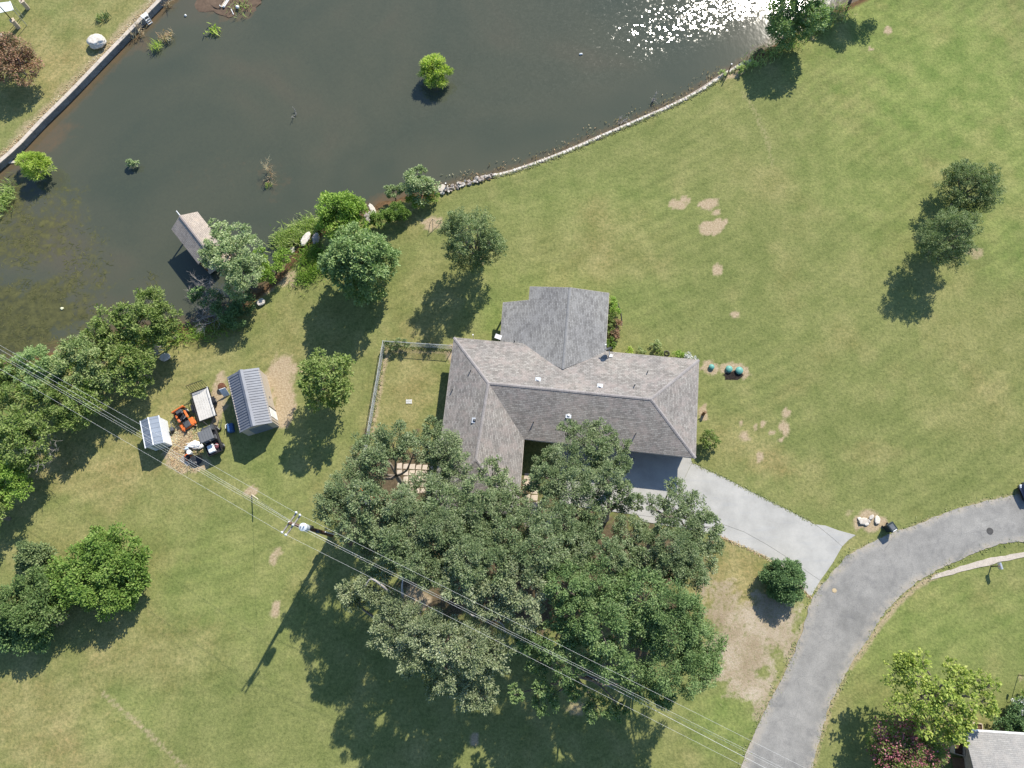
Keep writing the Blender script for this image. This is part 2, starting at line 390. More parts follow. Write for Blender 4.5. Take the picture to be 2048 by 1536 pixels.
# ------------------------------------------------------------------ pond water
wx, wy = axis(-64, 74, .8, 120), axis(8, 74, .8, 160)
wx, wy = wx[(wx > -150) & (wx < 110)], wy[(wy > 5) & (wy < 215)]
WX, WY = np.meshgrid(wx, wy); wxf, wyf = WX.ravel(), WY.ravel(); wsd = pond_sd(wxf, wyf)
gxf_s, gyf_s = gxf, gyf; gxf, gyf = wxf, wyf
algae = ell([(60,615,110,60,1),(20,660,110,60,1),(40,470,80,70,.8),(100,430,70,50,.6),(170,560,60,60,.55),(150,490,60,50,.5),(20,400,50,60,.8),(210,630,60,40,.6),(100,380,70,40,.5),(300,555,35,15,.5)], .9)
brown = ell([(75,275,60,28,.6,.75),(110,250,40,50,.35,.75),(30,310,40,25,.6),(275,80,25,20,.6),(460,8,45,24,.7),(540,355,40,40,.35),(450,330,140,60,.25),(600,180,150,70,.15)], .8)
gxf, gyf = gxf_s, gyf_s
brown = np.maximum(brown, np.clip(1+(wsd+.2)/1.7, 0, 1)*.8)
nX = len(wx); ii = (np.arange(len(wy)-1)[:, None]*nX+np.arange(nX-1)[None, :]).ravel()
keep = (wsd < 6)
F = np.stack([ii, ii+1, ii+nX+1, ii+nX], 1); F = F[keep[F].any(1)]
m, t, b = newmat('pond_water'); p = wpos(t)
cw = ramp(t, nz(t, p, .05, 3, .6, .4), [(.3, (.047, .058, .042)), (.55, (.066, .071, .049)), (.75, (.086, .077, .053))])
nA = nz(t, p, 1.3, 5, .7)
fa = ramp(t, math_(t, 'ADD', attr(t, 'algae'), math_(t, 'MULTIPLY', math_(t, 'SUBTRACT', nA, .5), 1.6)), [(.45, (0, 0, 0)), (.85, (1, 1, 1))])
cw = mixc(t, math_(t, 'MULTIPLY', fa, .75), cw, ramp(t, nA, [(.35, (.045, .045, .015)), (.7, (.12, .115, .035))]))
fb = ramp(t, math_(t, 'ADD', attr(t, 'brown'), math_(t, 'MULTIPLY', math_(t, 'SUBTRACT', nA, .5), .8)), [(.3, (0, 0, 0)), (.9, (1, 1, 1))])
cw = mixc(t, math_(t, 'MULTIPLY', fb, .8), cw, (.135, .085, .045))
# ripples: small facets, each tilted its own way (wider across the wind than along it), over a faint swell
def facets(scale, ax, ay, seed):
    vn = t.nodes.new('ShaderNodeTexVoronoi'); vn.voronoi_dimensions = '2D'; vn.inputs['Scale'].default_value = scale
    mp = t.nodes.new('ShaderNodeMapping'); mp.inputs['Location'].default_value = (seed, seed*1.7, 0); mp.inputs['Rotation'].default_value = (0, 0, 0)
    t.links.new(p, mp.inputs[0]); t.links.new(mp.outputs[0], vn.inputs['Vector'])
    v1 = t.nodes.new('ShaderNodeVectorMath'); v1.operation = 'SUBTRACT'; v1.inputs[1].default_value = (.5, .5, .5); t.links.new(vn.outputs['Color'], v1.inputs[0])
    v2 = t.nodes.new('ShaderNodeVectorMath'); v2.operation = 'MULTIPLY'; v2.inputs[1].default_value = (ax, ay, 0); t.links.new(v1.outputs[0], v2.inputs[0]); return v2.outputs[0]
def vadd(a_, b2):
    v = t.nodes.new('ShaderNodeVectorMath'); v.operation = 'ADD'; t.links.new(a_, v.inputs[0]); t.links.new(b2, v.inputs[1]); return v.outputs[0]
swell = bump(t, nz(t, coord(t, 'Object', (1.2, .8, 1)), 1.6, 2, .5), 1.0, .006)
sc_ = t.nodes.new('ShaderNodeVectorMath'); sc_.operation = 'SCALE'; t.links.new(vadd(facets(9.0, .15, .010, .0), facets(3.6, .12, .008, .35)), sc_.inputs[0]); t.links.new(attr(t, 'open_water'), sc_.inputs['Scale'])   # the bank shelters the water beside it
nv = vadd(swell, sc_.outputs[0])
vnm = t.nodes.new('ShaderNodeVectorMath'); vnm.operation = 'NORMALIZE'; t.links.new(nv, vnm.inputs[0])
setb(t, b, cw, .052, None, vnm.outputs[0], .5); b.inputs['IOR'].default_value = 1.33
me = np_mesh('pond', np.stack([wxf, wyf, np.full(wxf.shape, WL)], 1), F, m, True)
for nm, arr in (('algae', algae), ('brown', brown), ('open_water', np.clip((-wsd-3.0)/5.0, 0, 1))):
    me.attributes.new(nm, 'FLOAT', 'POINT').data.foreach_set('value', arr.astype(np.float32))
tag(link('pond', me), kind='structure')

# ------------------------------------------------------------------ road, driveway, path
def smooth(pts, k=6):
    P = [Vector(p) for p in pts]; out = []
    for i in range(len(P)-1):
        p0, p1, p2, p3 = P[max(i-1, 0)], P[i], P[i+1], P[min(i+2, len(P)-1)]
        for j in range(k):
            u = j/k
            out.append(.5*((2*p1)+(p2-p0)*u+(2*p0-5*p1+4*p2-p3)*u*u+(3*p1-p0-3*p2+p3)*u**3))
    return out+[P[-1]]
def resample(P, n):
    P = [Vector(p) for p in P]; L = [0]
    for a, b_ in zip(P, P[1:]): L.append(L[-1]+(b_-a).length)
    out = []
    for k in range(n):
        d = L[-1]*k/(n-1); i = max(j for j in range(len(L)) if L[j] <= d+1e-9); i = min(i, len(P)-2)
        out.append(P[i].lerp(P[i+1], (d-L[i])/max(L[i+1]-L[i], 1e-9)))
    return out
ROAD_N = [(2500,905),(2250,950),(2120,973),(2026,990),(1961,1005),(1898,1023),(1836,1048),(1786,1065),(1740,1086),(1700,1108),(1668,1140),(1642,1172),(1619,1208),(1608,1252),(1593,1292),(1577,1328),(1559,1367),(1540,1400),(1517,1447),(1500,1487),(1481,1536),(1455,1615),(1420,1760)]
ROAD_S = [(2500,1010),(2250,1050),(2120,1070),(2048,1083),(2011,1086),(1961,1101),(1915,1122),(1870,1142),(1838,1162),(1811,1182),(1786,1207),(1761,1237),(1736,1277),(1708,1317),(1691,1347),(1676,1377),(1657,1415),(1646,1452),(1636,1490),(1623,1536),(1600,1615),(1570,1760)]
random.seed(3)
RN = resample(smooth(ats(ROAD_N)), 220); RS = resample(smooth(ats(ROAD_S)), 220)
def jag(P, amp, seed):
    out = []
    for i, p_ in enumerate(P):
        t_ = (P[min(i+1, len(P)-1)]-P[max(i-1, 0)]).normalized(); n_ = Vector((-t_.y, t_.x, 0))
        out.append(p_+n_*amp*(noise.noise(Vector((i*.35, seed, 0)))+.6*noise.noise(Vector((i*.9, seed, 5)))))
    return out
RN, RS = jag(RN, .16, 1.0), jag(RS, .16, 9.0)
vs = []; fs = []; NS = 10
for a, c_ in zip(RN, RS):
    for k in range(NS+1):
        q = a.lerp(c_, k/NS); vs.append((q.x, q.y, .045+.05*math.sin(math.pi*k/NS)))
for i in range(len(RN)-1):
    for k in range(NS): fs.append((i*(NS+1)+k, i*(NS+1)+k+1, (i+1)*(NS+1)+k+1, (i+1)*(NS+1)+k))
m, t, b = newmat('asphalt'); p = wpos(t)
nf = nz(t, p, 13, 3, .7); nm_ = nz(t, p, 1.0, 5, .65); nb = nz(t, p, .16, 3)
c = ramp(t, math_(t, 'ADD', math_(t, 'MULTIPLY', nm_, .5), math_(t, 'MULTIPLY', nb, .5)), [(.33, (.165, .161, .151)), (.5, (.235, .228, .212)), (.68, (.30, .289, .266))])
c = mixc(t, 1.0, c, ramp(t, nf, [(.25, (.72, .72, .72)), (.75, (1.25, 1.25, 1.24))]), 'MULTIPLY')
oil = ramp(t, nz(t, p, .5, 5, .75, .9), [(.54, (0, 0, 0)), (.74, (1, 1, 1))]); c = mixc(t, math_(t, 'MULTIPLY', oil, .55), c, (.10, .10, .102))
vo = t.nodes.new('ShaderNodeTexVoronoi'); vo.feature = 'DISTANCE_TO_EDGE'; vo.inputs['Scale'].default_value = .42
wob = mixc(t, .28, p, t.nodes.new('ShaderNodeTexNoise').outputs[1]); t.links.new(wob, vo.inputs['Vector'])
crk = math_(t, 'MULTIPLY', ramp(t, vo.outputs[0], [(.0, (1, 1, 1)), (.012, (0, 0, 0))]), ramp(t, nb, [(.45, (0, 0, 0)), (.6, (1, 1, 1))]))
c = mixc(t, math_(t, 'MULTIPLY', crk, .22), c, (.07, .07, .07))
c = mixc(t, math_(t, 'MULTIPLY', ramp(t, attr(t, 'edge'), [(.0, (1, 1, 1)), (.16, (0, 0, 0))]), ramp(t, nm_, [(.4, (0, 0, 0)), (.6, (1, 1, 1))])), c, (.33, .29, .235))
c = mixc(t, .5, c, ramp(t, attr(t, 'track'), [(0, (1.06, 1.06, 1.06)), (1, (.9, .9, .9))]), 'MULTIPLY')
setb(t, b, c, .9, None, bump(t, nf, .4, .02), .25)
mr = MB(); mr.add(vs, fs)
n0 = len(RN)
# the broken edge of the asphalt sheet drops to the soil
for P in (RN, RS):
    q = [Vector((p_.x, p_.y, .045)) for p_ in P]; lo = [Vector((p_.x, p_.y, -.04)) for p_ in P]
    mr.add(q+lo, [(i, i+1, n0+i+1, n0+i) for i in range(n0-1)])
ro_ = tag(mr.build('road', m, smooth=False), kind='structure')
ne_ = np.concatenate([np.tile(np.minimum(np.arange(NS+1), NS-np.arange(NS+1))/NS, n0), np.zeros(4*n0)])
tk_ = np.concatenate([np.tile(np.array([0, .1, .8, .5, .1, .05, .1, .5, .8, .1, 0]), n0), np.zeros(4*n0)])
ro_.data.attributes.new('edge', 'FLOAT', 'POINT').data.foreach_set('value', ne_.astype(np.float32)); ro_.data.attributes.new('track', 'FLOAT', 'POINT').data.foreach_set('value', tk_.astype(np.float32))
tag(MB().cyl(at(1980, 1062, .10), .30, .02, 20).build('manhole_cover', plain('cast_iron', (.07, .068, .065), .7, .3)), 'small round iron cover set in the asphalt road', 'cover')
tag(MB().prism([tuple((at(1668, 1181)+Vector((.22*math.cos(a*.9), .2*math.sin(a*.9), 0)))[:2]) for a in range(7)], .085, .1).build('road_patch', plain('tan_patch', (.42, .33, .2), .9)), 'small tan patch on the road near the driveway', 'patch')

m, t, b = newmat('concrete'); p = wpos(t)
nf = nz(t, p, 16, 3); nm_ = nz(t, p, .7, 5, .6); nb = nz(t, p, .2, 2)
c = ramp(t, math_(t, 'ADD', math_(t, 'MULTIPLY', nm_, .6), math_(t, 'MULTIPLY', nb, .4)), [(.35, (.305, .30, .28)), (.55, (.38, .372, .346)), (.7, (.425, .413, .382))])
c = mixc(t, 1.0, c, ramp(t, nf, [(.3, (.9, .9, .9)), (.7, (1.06, 1.06, 1.06))]), 'MULTIPLY')
tr_ = nz(t, coord(t, 'Object', (.5, 3.0, 1), (0, 0, .5)), .8, 3); c = mixc(t, math_(t, 'MULTIPLY', ramp(t, tr_, [(.55, (0, 0, 0)), (.75, (1, 1, 1))]), .35), c, (.30, .31, .32))
sp_ = nz(t, p, 1.9, 5, .75, .8); c = mixc(t, math_(t, 'MULTIPLY', ramp(t, sp_, [(.6, (0, 0, 0)), (.74, (1, 1, 1))]), .4), c, (.24, .235, .22))
setb(t, b, c, .88, None, bump(t, nf, .25, .01), .3); CONC = m

JOINT = [(1449,1050),(1486,1063),(1536,1091),(1570,1113),(1600,1134),(1639,1162)]
TOP = [(1384,925),(1414,940),(1449,955),(1486,975),(1536,1000),(1586,1025),(1631,1049)]
drive = tag(bpy.data.objects.new('driveway', None), kind='structure'); C.objects.link(drive)
def slab(px, z=.05, z0=-.12, shrink=.012, mat=None):
    P = ats(px); cx = sum((q for q in P), Vector())/len(P)
    out = []
    n = len(P)
    for i, q in enumerate(P):                      # keep a real joint between slabs
        a = (P[(i+1) % n]-P[i-1]).normalized(); nn = Vector((-a.y, a.x, 0)); nn = nn if nn.dot(cx-q) > 0 else -nn
        out.append(q+nn*shrink)
    return MB().prism([tuple(q[:2]) for q in out], z0, z).build('slab', mat or CONC, drive)
# main drive in three pours, pad before the garage in four, border strip in three, corner triangle
slab([(1384,925),(1414,940),(1449,955),(1486,975),(1536,1000),(1586,1025),(1631,1049),(1660,1072),(1684,1093),(1666,1125),(1650,1148),(1640,1161),(1600,1133.5),(1570,1112.5),(1534,1089.5),(1487,1063.5),(1449,1050),(1400,1040),(1330,1037)], shrink=.012)
slab([(1120,865),(1205,870),(1285,880),(1373,890),(1384,925),(1330,1037),(1275,1030),(1200,1020),(1120,1010)], shrink=.012)
slab([(1275,1030),(1330,1037),(1400,1040),(1449,1050),(1487,1063.5),(1534,1089.5),(1570,1112.5),(1600,1133.5),(1640,1161),(1621,1194),(1600,1172),(1568,1138),(1536,1115),(1489,1093),(1454,1078),(1439,1071),(1390,1060),(1340,1052),(1285,1043)], shrink=.012)
slab([(1631,1049),(1651,1051),(1675,1060),(1711,1070),(1697,1080),(1684,1093),(1660,1072)], shrink=.012)
walk = tag(bpy.data.objects.new('walkway', None), kind='structure'); C.objects.link(walk)
PALE = plain('pale_flagstone', (.50, .42, .33), .9, 0, .25, 3)
random.seed(8)
def flags(px, nx, ny, par):
    q = ats(px)
    for i in range(nx):
        for j in range(ny):
            if random.random() < .06: continue
            def pt(u, v): return (q[0].lerp(q[1], u)).lerp(q[3].lerp(q[2], u), v)
            e = .10
            cor = [pt((i+e+random.uniform(0, .12))/nx, (j+e+random.uniform(0, .12))/ny), pt((i+1-e*random.random())/nx, (j+e*random.random())/ny),
                   pt((i+1-e)/nx, (j+1-e*random.random())/ny), pt((i+e*random.random())/nx, (j+1-e)/ny)]
            MB().prism([tuple(c_[:2]) for c_ in cor], -.05, .03+random.random()*.02).build('flagstone', PALE, par)
flags([(1046,945),(1078,948),(1075,1030),(1046,1030)], 2, 6, walk)
flags([(1046,1031),(1120,1025),(1120,1050),(1046,1055)], 5, 2, walk)
patio = tag(bpy.data.objects.new('patio', None), kind='structure'); C.objects.link(patio)
flags([(792,925),(870,930),(862,985),(795,990)], 6, 5, patio)
PTH = plain('gravel_path', (.42, .37, .31), .95, 0, .3, 9)
a = resample(smooth(ats([(1868,1150),(1900,1139),(1940,1127),(1990,1114),(2048,1104),(2150,1085),(2400,1045)])), 60); c_ = resample(smooth(ats([(1860,1160),(1905,1148),(1945,1138),(1995,1126),(2048,1114),(2150,1097),(2400,1058)])), 60)
a, c_ = jag(a, .09, 3), jag(c_, .09, 4)
tag(MB().add([(q.x, q.y, .035) for q in a]+[(q.x, q.y, .035) for q in c_]+[(q.x, q.y, -.05) for q in a]+[(q.x, q.y, -.05) for q in c_],
    [(60+i, 61+i, i+1, i) for i in range(59)]+[(i, i+1, 121+i, 120+i) for i in range(59)]+[(61+i, 60+i, 180+i, 181+i) for i in range(59)]).build('path', PTH), kind='structure')

# ------------------------------------------------------------------ retaining walls of the pond
def offset_line(P, d):
    out = []
    for i, q in enumerate(P):
        t_ = (P[min(i+1, len(P)-1)]-P[max(i-1, 0)]).normalized(); out.append(q+Vector((-t_.y, t_.x, 0))*d)
    return out
wallW = thing('concrete_retaining_wall', 'long grey concrete retaining wall with pale coping along the west pond bank', 'retaining wall', at(140, 190))
WC = plain('wall_concrete', (.20, .195, .185), .9, 0, .35, 2.5); CP_ = plain('coping_concrete', (.46, .40, .33), .92, 0, .2, 3)
L = resample(smooth(ats(WALL_W)), 40)
sgn = 1 if pond_sd(np.array([offset_line(L, 1.0)[20].x]), np.array([offset_line(L, 1.0)[20].y]))[0] > 0 else -1
for i in range(39):                               # cast in bays
    q = [L[i].lerp(L[i+1], .006), L[i].lerp(L[i+1], .994)]; o_ = offset_line(q, sgn*.32); o2 = offset_line(q, sgn*.03)
    MB().prism([tuple(v[:2]) for v in (o2[0], o2[1], o_[1], o_[0])], -1.8, .02).build('wall_bay', WC, wallW)
    o3 = offset_line(q, sgn*.40); o4 = offset_line(q, -sgn*.03)
    MB().prism([tuple(v[:2]) for v in (o4[0], o4[1], o3[1], o3[0])], .022, .10).build('coping', CP_, wallW)
m, t, b = newmat('pale_limestone'); p = wpos(t)
oi = t.nodes.new('ShaderNodeObjectInfo').outputs['Random']
c = mixc(t, math_(t, 'MULTIPLY', oi, .55), ramp(t, nz(t, p, 5, 4), [(.3, (.42, .38, .32)), (.65, (.68, .65, .59))]), (.40, .34, .27))
setb(t, b, c, .92, None, bump(t, nz(t, p, 9, 4), .5, .03), .2); LIME = m
m, t, b = newmat('grey_rock'); p = wpos(t)
oi = t.nodes.new('ShaderNodeObjectInfo').outputs['Random']
c = mixc(t, math_(t, 'MULTIPLY', oi, .6), ramp(t, nz(t, p, 4, 4), [(.3, (.20, .18, .16)), (.65, (.40, .37, .34))]), (.28, .21, .16))
setb(t, b, c, .92, None, bump(t, nz(t, p, 8, 4), .6, .03), .2); ROCK = m
def stone_mesh(name, seed, mat, d=(1, 1, 1), rough=.3, flat=.45):
    return MB().rock((0, 0, 0), d, seed, rough, 2, flat).mesh(name, mat)
LSTONES = [stone_mesh('stone', i, LIME, (1, 1, 1), .22, .4) for i in range(6)]
GSTONES = [stone_mesh('stone', 20+i, ROCK, (1, 1, 1), .35, .5) for i in range(6)]
def put(me, parent, loc, sc, rot, name='stone'):
    o = link(name, me, parent); o.location = Vector(loc)-(wloc(parent) if parent else Vector()); o.scale = sc; o.rotation_euler = rot; return o
wallE = thing('stone_retaining_wall', 'low curving wall of white limestone blocks along the south pond bank', 'retaining wall', at(1189, 277))
random.seed(12)
Ls = resample(smooth(ats(WALL_E[2:])), 400); acc = 0; tot = sum((b_-a_).length for a_, b_ in zip(Ls, Ls[1:])); pos = 0.0
sg = 1 if pond_sd(np.array([offset_line(Ls, 1.0)[200].x]), np.array([offset_line(Ls, 1.0)[200].y]))[0] > 0 else -1
while pos < tot:
    ln = random.choice((random.uniform(.2, .35), random.uniform(.3, .62))); k = min(int((pos+ln/2)/tot*399), 398)
    tdir = (Ls[k+1]-Ls[k]).normalized(); ang = math.atan2(tdir.y, tdir.x); nn = Vector((-tdir.y, tdir.x, 0))*sg
    put(random.choice(LSTONES), wallE, Ls[k]+nn*(.05+random.uniform(-.04, .04))+Vector((0, 0, -.06)), (ln*1.12, random.uniform(.22, .42), random.uniform(.34, .5)), (random.uniform(-.1, .1), random.uniform(-.1, .1), ang+random.uniform(-.12, .12)))
    pos += ln
MB().tube([q+Vector((0, 0, -1.05))+Vector((0, 0, 0)) for q in resample(offset_line(Ls, sg*.2), 60)], .85, 6).build('backing', ROCK, wallE)
rub = thing('rubble_heap', 'grey broken stone rubble heaped behind the end of the white wall', 'stones', at(935, 366))
for i in range(70):
    u = random.random(); q = at(884+u*104, 379-u*30+random.uniform(-1, 10-u*5))
    s_ = random.uniform(.22, .5)
    put(random.choice(GSTONES if random.random() < .7 else LSTONES), rub, q+Vector((0, 0, random.uniform(.02, .28))), (s_, s_*random.uniform(.5, 1), s_*random.uniform(.4, .8)), (random.uniform(-.5, .5), random.uniform(-.6, .6), random.uniform(0, 6)))
for (x, y, sx, sy, sz, rz, lab, me_) in (
    (884, 377, 1.0, .9, .6, .3, 'square pale boulder at the west end of the rubble heap', LSTONES[1]),
    (745, 418, 1.5, .5, .35, -1.0, 'long white slab tipped at the muddy pond edge', LSTONES[2]),
    (741, 429, .9, .7, .5, .4, 'grey rock beneath the long white slab at the shore', GSTONES[0]),
    (738, 438, .8, .6, .5, 1.4, 'grey rock lowest of the shore pile beside the round bushes', GSTONES[3]),
    (733, 431, .6, .6, .4, 2.0, 'small grey rock on the left of the shore pile', GSTONES[2]),
    (611, 478, .75, 1.7, .4, -.35, 'upright pale flat slab standing in shore grass', LSTONES[3]),
    (585, 499, .5, .9, .35, .1, 'small pale stone at the waterline left of the upright slab', LSTONES[4]),
    (631, 478, .7, 1.2, .6, -.2, 'blue-grey boulder in the shade below the bright green bush', GSTONES[4]),
    (522, 604, .9, .7, .4, .6, 'pale rock on the bank below the boathouse tree', LSTONES[0]),
    (330, 714, 1.1, .8, .5, .2, 'white rock at the edge of the bank trees', LSTONES[5]),
    (25, 324, 1.2, .35, .2, .15, 'white plank-like stone in the mud below the concrete wall', LSTONES[2])):
    o = tag(put(me_, None, at(x, y, (WL if (x, y) in ((585, 499), (25, 324)) else 0)+sz*.3), (sx, sy, sz), (0, 0, rz), 'shore_rock'), lab, 'rock', 'rocks along the shore')
bo = MB(); bo.rock((0, 0, 0), (2, 2, 1.5), 5, .22, 4, .6); o = bo.build('limestone_boulder', LIME, loc=(0, 0, 0), smooth=True)
o.location = at(193, 82, .55); o.scale = (.98, .82, .8); tag(o, 'big rounded white boulder on the far lawn by the concrete wall', 'boulder')
for i, (x, y, s_, lab) in enumerate(((1728, 1043, 1.05, 'largest flat white stone in the bare circle by the drive'), (1755, 1040, .85, 'white stone on the right of the bare circle by the road'), (1721, 1039, .6, 'small white stone left of the largest one in the bare circle'),
                                     (1743, 1034, .55, 'small cream stone at the top of the bare circle'), (1738, 1042, .4, 'tiny cream stone between the two big white ones'), (1734, 1048, .5, 'little white stone at the lower tip of the bare circle'))):
    tag(put(LSTONES[i], None, at(x, y, .12), (s_*.95, s_*.62, s_*.34), (.1, .15, i*1.3), 'white_stone'), lab, 'stone', 'white stones in the bare circle')

# ------------------------------------------------------------------ houses
SH_MAIN = shingles('brown_shingle', (.375, .352, .325), (.20, .184, .168), (.345, .295, .27))
SH_ADD = shingles('grey_shingle', (.33, .325, .312), (.18, .176, .17), (.31, .305, .295))
SH_BOAT = shingles('boathouse_shingle', (.47, .41, .35), (.34, .29, .25), (.46, .38, .31), .17, .4)
SH_NB = shingles('neighbour_shingle', (.35, .34, .325), (.27, .263, .255), (.36, .34, .32), .14, .34, (.2, .195, .19))
CAPS = {'brown_shingle': plain('brown_cap', (.26, .24, .23), .9, 0, .3, 9), 'grey_shingle': plain('grey_cap', (.215, .213, .21), .9, 0, .25, 9), 'boathouse_shingle': plain('boathouse_cap', (.31, .265, .235), .9, 0, .25, 9), 'neighbour_shingle': plain('neighbour_cap', (.32, .315, .305), .9, 0, .25, 9)}
TRIM = plain('tan_trim', (.40, .36, .31), .7); WHITE = plain('white_paint', (.70, .70, .68), .6, 0, .13); BRICK = plain('tan_brick_wall', (.36, .28, .21), .9, 0, .3, 8)
GLASS, t, b = newmat('window_glass'); setb(t, b, (.03, .04, .05), .06, 0, None, .6)
BLACK = plain('black_plastic', (.018, .018, .02), .5, 0, .3); DGREY = plain('dark_grey_metal', (.09, .095, .10), .5, .4)
STEEL = plain('galvanised_steel', (.52, .54, .55), .42, .7, .15); WOOD = plain('brown_wood', (.17, .10, .055), .8, 0, .3, 9); PALEWOOD = plain('pale_weathered_wood', (.46, .38, .29), .85, 0, .25, 9)
RUST = plain('rusty_iron', (.13, .055, .03), .9, .1, .5, 7)

def slope(name, pts, mat, parent, th=.1):
    """one roof plane: shingled top with UVs (u along the eave, v up the slope), underside and edges"""
    P = [Vector(p) for p in pts]; n = Vector((0, 0, 0))
    for i in range(len(P)): n += (P[i]-P[0]).cross(P[(i+1) % len(P)]-P[0])
    if n.z < 0: P.reverse(); n = -n
    n.normalize(); u = Vector((0, 0, 1)).cross(n).normalized(); v = n.cross(u)
    k = len(P); off = wloc(parent)
    vs = [p-off for p in P]+[p-off-Vector((0, 0, th)) for p in P]
    fs = [list(range(k)), list(range(2*k-1, k-1, -1))]+[[i, k+i, k+(i+1) % k, (i+1) % k] for i in range(k)]
    me = bpy.data.meshes.new(name); me.from_pydata([tuple(q) for q in vs], [], fs); me.materials.append(mat)
    uvl = me.uv_layers.new(name='UVMap')
    for li, l in enumerate(me.loops):
        q = vs[l.vertex_index]+off; uvl.data[li].uv = (q.dot(u)+200, q.dot(v)+200)
    return link(name, me, parent)
def ridge(parent, a, b_, mat, w=.13, step=.24):
    """ridge caps, lapped one over the next"""
    a, b_ = Vector(a), Vector(b_); L_ = (b_-a).length; d = (b_-a)/L_; s_ = d.cross(Vector((0, 0, 1))).normalized(); up = s_.cross(d).normalized()
    mb = MB(); n_ = max(1, int(L_/step))
    for i in range(n_):
        p0 = a+d*(i*L_/n_); p1 = a+d*((i+1.12)*L_/n_); h0, h1 = .042, .026
        q0 = [p0-s_*w-Vector((0, 0, .04))+up*(h0-.005), p0+up*h0, p0+s_*w-Vector((0, 0, .04))+up*(h0-.005)]
        q1 = [p1-s_*w-Vector((0, 0, .04))+up*(h1-.005), p1+up*h1, p1+s_*w-Vector((0, 0, .04))+up*(h1-.005)]
        mb.add(q0+q1, [(0, 1, 4, 3), (1, 2, 5, 4), (0, 3, 5, 2), (2, 1, 0)])
    return mb.build('ridge_cap', CAPS[mat.name], parent)
def fascia(parent, pts, mat, h=.17, th=.03, z=-.03):
    for a, b_ in zip(pts, pts[1:]):
        a, b_ = Vector(a), Vector(b_); d = (b_-a).normalized(); s_ = d.cross(Vector((0, 0, 1))).normalized()*th
        MB().hexa([a+Vector((0, 0, z-h)), b_+Vector((0, 0, z-h)), b_+s_+Vector((0, 0, z-h)), a+s_+Vector((0, 0, z-h)), a+Vector((0, 0, z)), b_+Vector((0, 0, z)), b_+s_+Vector((0, 0, z)), a+s_+Vector((0, 0, z))]).build('fascia', mat, parent)
def inset(poly, d):
    P = [Vector((p[0], p[1], 0)) for p in poly]; n = len(P); out = []
    A = sum(P[i].x*P[(i+1) % n].y-P[(i+1) % n].x*P[i].y for i in range(n)); s_ = 1 if A > 0 else -1
    for i in range(n):
        e1 = (P[i]-P[i-1]).normalized(); e2 = (P[(i+1) % n]-P[i]).normalized()
        n1 = Vector((-e1.y, e1.x, 0))*s_; n2 = Vector((-e2.y, e2.x, 0))*s_
        k = (n1+n2); k = k/max(k.dot(n1), .2)*1.0
        out.append(P[i]+k*d)
    return out
def opening(parent, a, b_, u0, u1, z0, z1, kind, mat_f, mat_p, bars=(1, 1)):
    """window or door set proud of the wall line a-b (outside is to the right of a->b)"""
    a, b_ = Vector((a[0], a[1], 0)), Vector((b_[0], b_[1], 0)); d = (b_-a).normalized(); s_ = Vector((d.y, -d.x, 0))
    def bx(x0, x1, y0, y1, o0, o1, mat, nm, par):
        q = [a+d*x0+s_*o0, a+d*x1+s_*o0, a+d*x1+s_*o1, a+d*x0+s_*o1]
        return MB().hexa([v+Vector((0, 0, y0)) for v in q]+[v+Vector((0, 0, y1)) for v in q]).build(nm, mat, par)
    w = bx(u0, u1, z0, z1, .004, .03, mat_f, kind, parent)
    nx_, nz_ = bars; g = .05
    for i in range(nx_):
        for j in range(nz_):
            bx(u0+g+(u1-u0-g)*i/nx_, u0+(u1-u0-g)*(i+1)/nx_, z0+g+(z1-z0-g)*j/nz_, z0+(z1-z0-g)*(j+1)/nz_, .031, .045, mat_p, 'pane' if kind == 'window' else 'panel', w)
    return w

ZE, ZR, ZA = 2.75, 4.40, 3.70
NW, NE, SE, IN = at(908,675,ZE), at(1398,720,ZE), at(1391,916,ZE), at(1048,878,ZE)
rE, rW, rS = at(1302,798,ZR), at(977,766,ZR), at(952,918,ZR)
wd = (at(887,841,ZE)-NW).normalized()
SWc = NW+wd*15.7; ed = (at(1043,945,ZE)-IN).normalized(); SEc = IN+ed*6.75
house = thing('ranch_house', 'long ranch house with brown hipped shingle roof and grey rear wing', 'house', at(1150, 850))
body = inset([tuple(q[:2]) for q in (NW, NE, SE, IN, SEc, SWc)], .5)
MB().prism([tuple(q[:2]) for q in body], -.1, ZE-.15).build('wall', BRICK, house)
slope('roof_slope', [NW, NE, rE, rW], SH_MAIN, house); slope('roof_slope', [NE, SE, rE], SH_MAIN, house)
slope('roof_slope', [IN, rW, rE, SE], SH_MAIN, house); slope('roof_slope', [NW, rW, rS, SWc], SH_MAIN, house)
slope('roof_slope', [rW, IN, SEc, rS], SH_MAIN, house); slope('roof_slope', [SWc, rS, SEc], SH_MAIN, house)
for a, c_ in ((rW, rE), (NW, rW), (NE, rE), (SE, rE), (rW, rS), (SWc, rS), (SEc, rS)): ridge(house, a, c_, SH_MAIN)
fascia(house, [NW, SWc, SEc, IN, SE, NE, NW], TRIM)
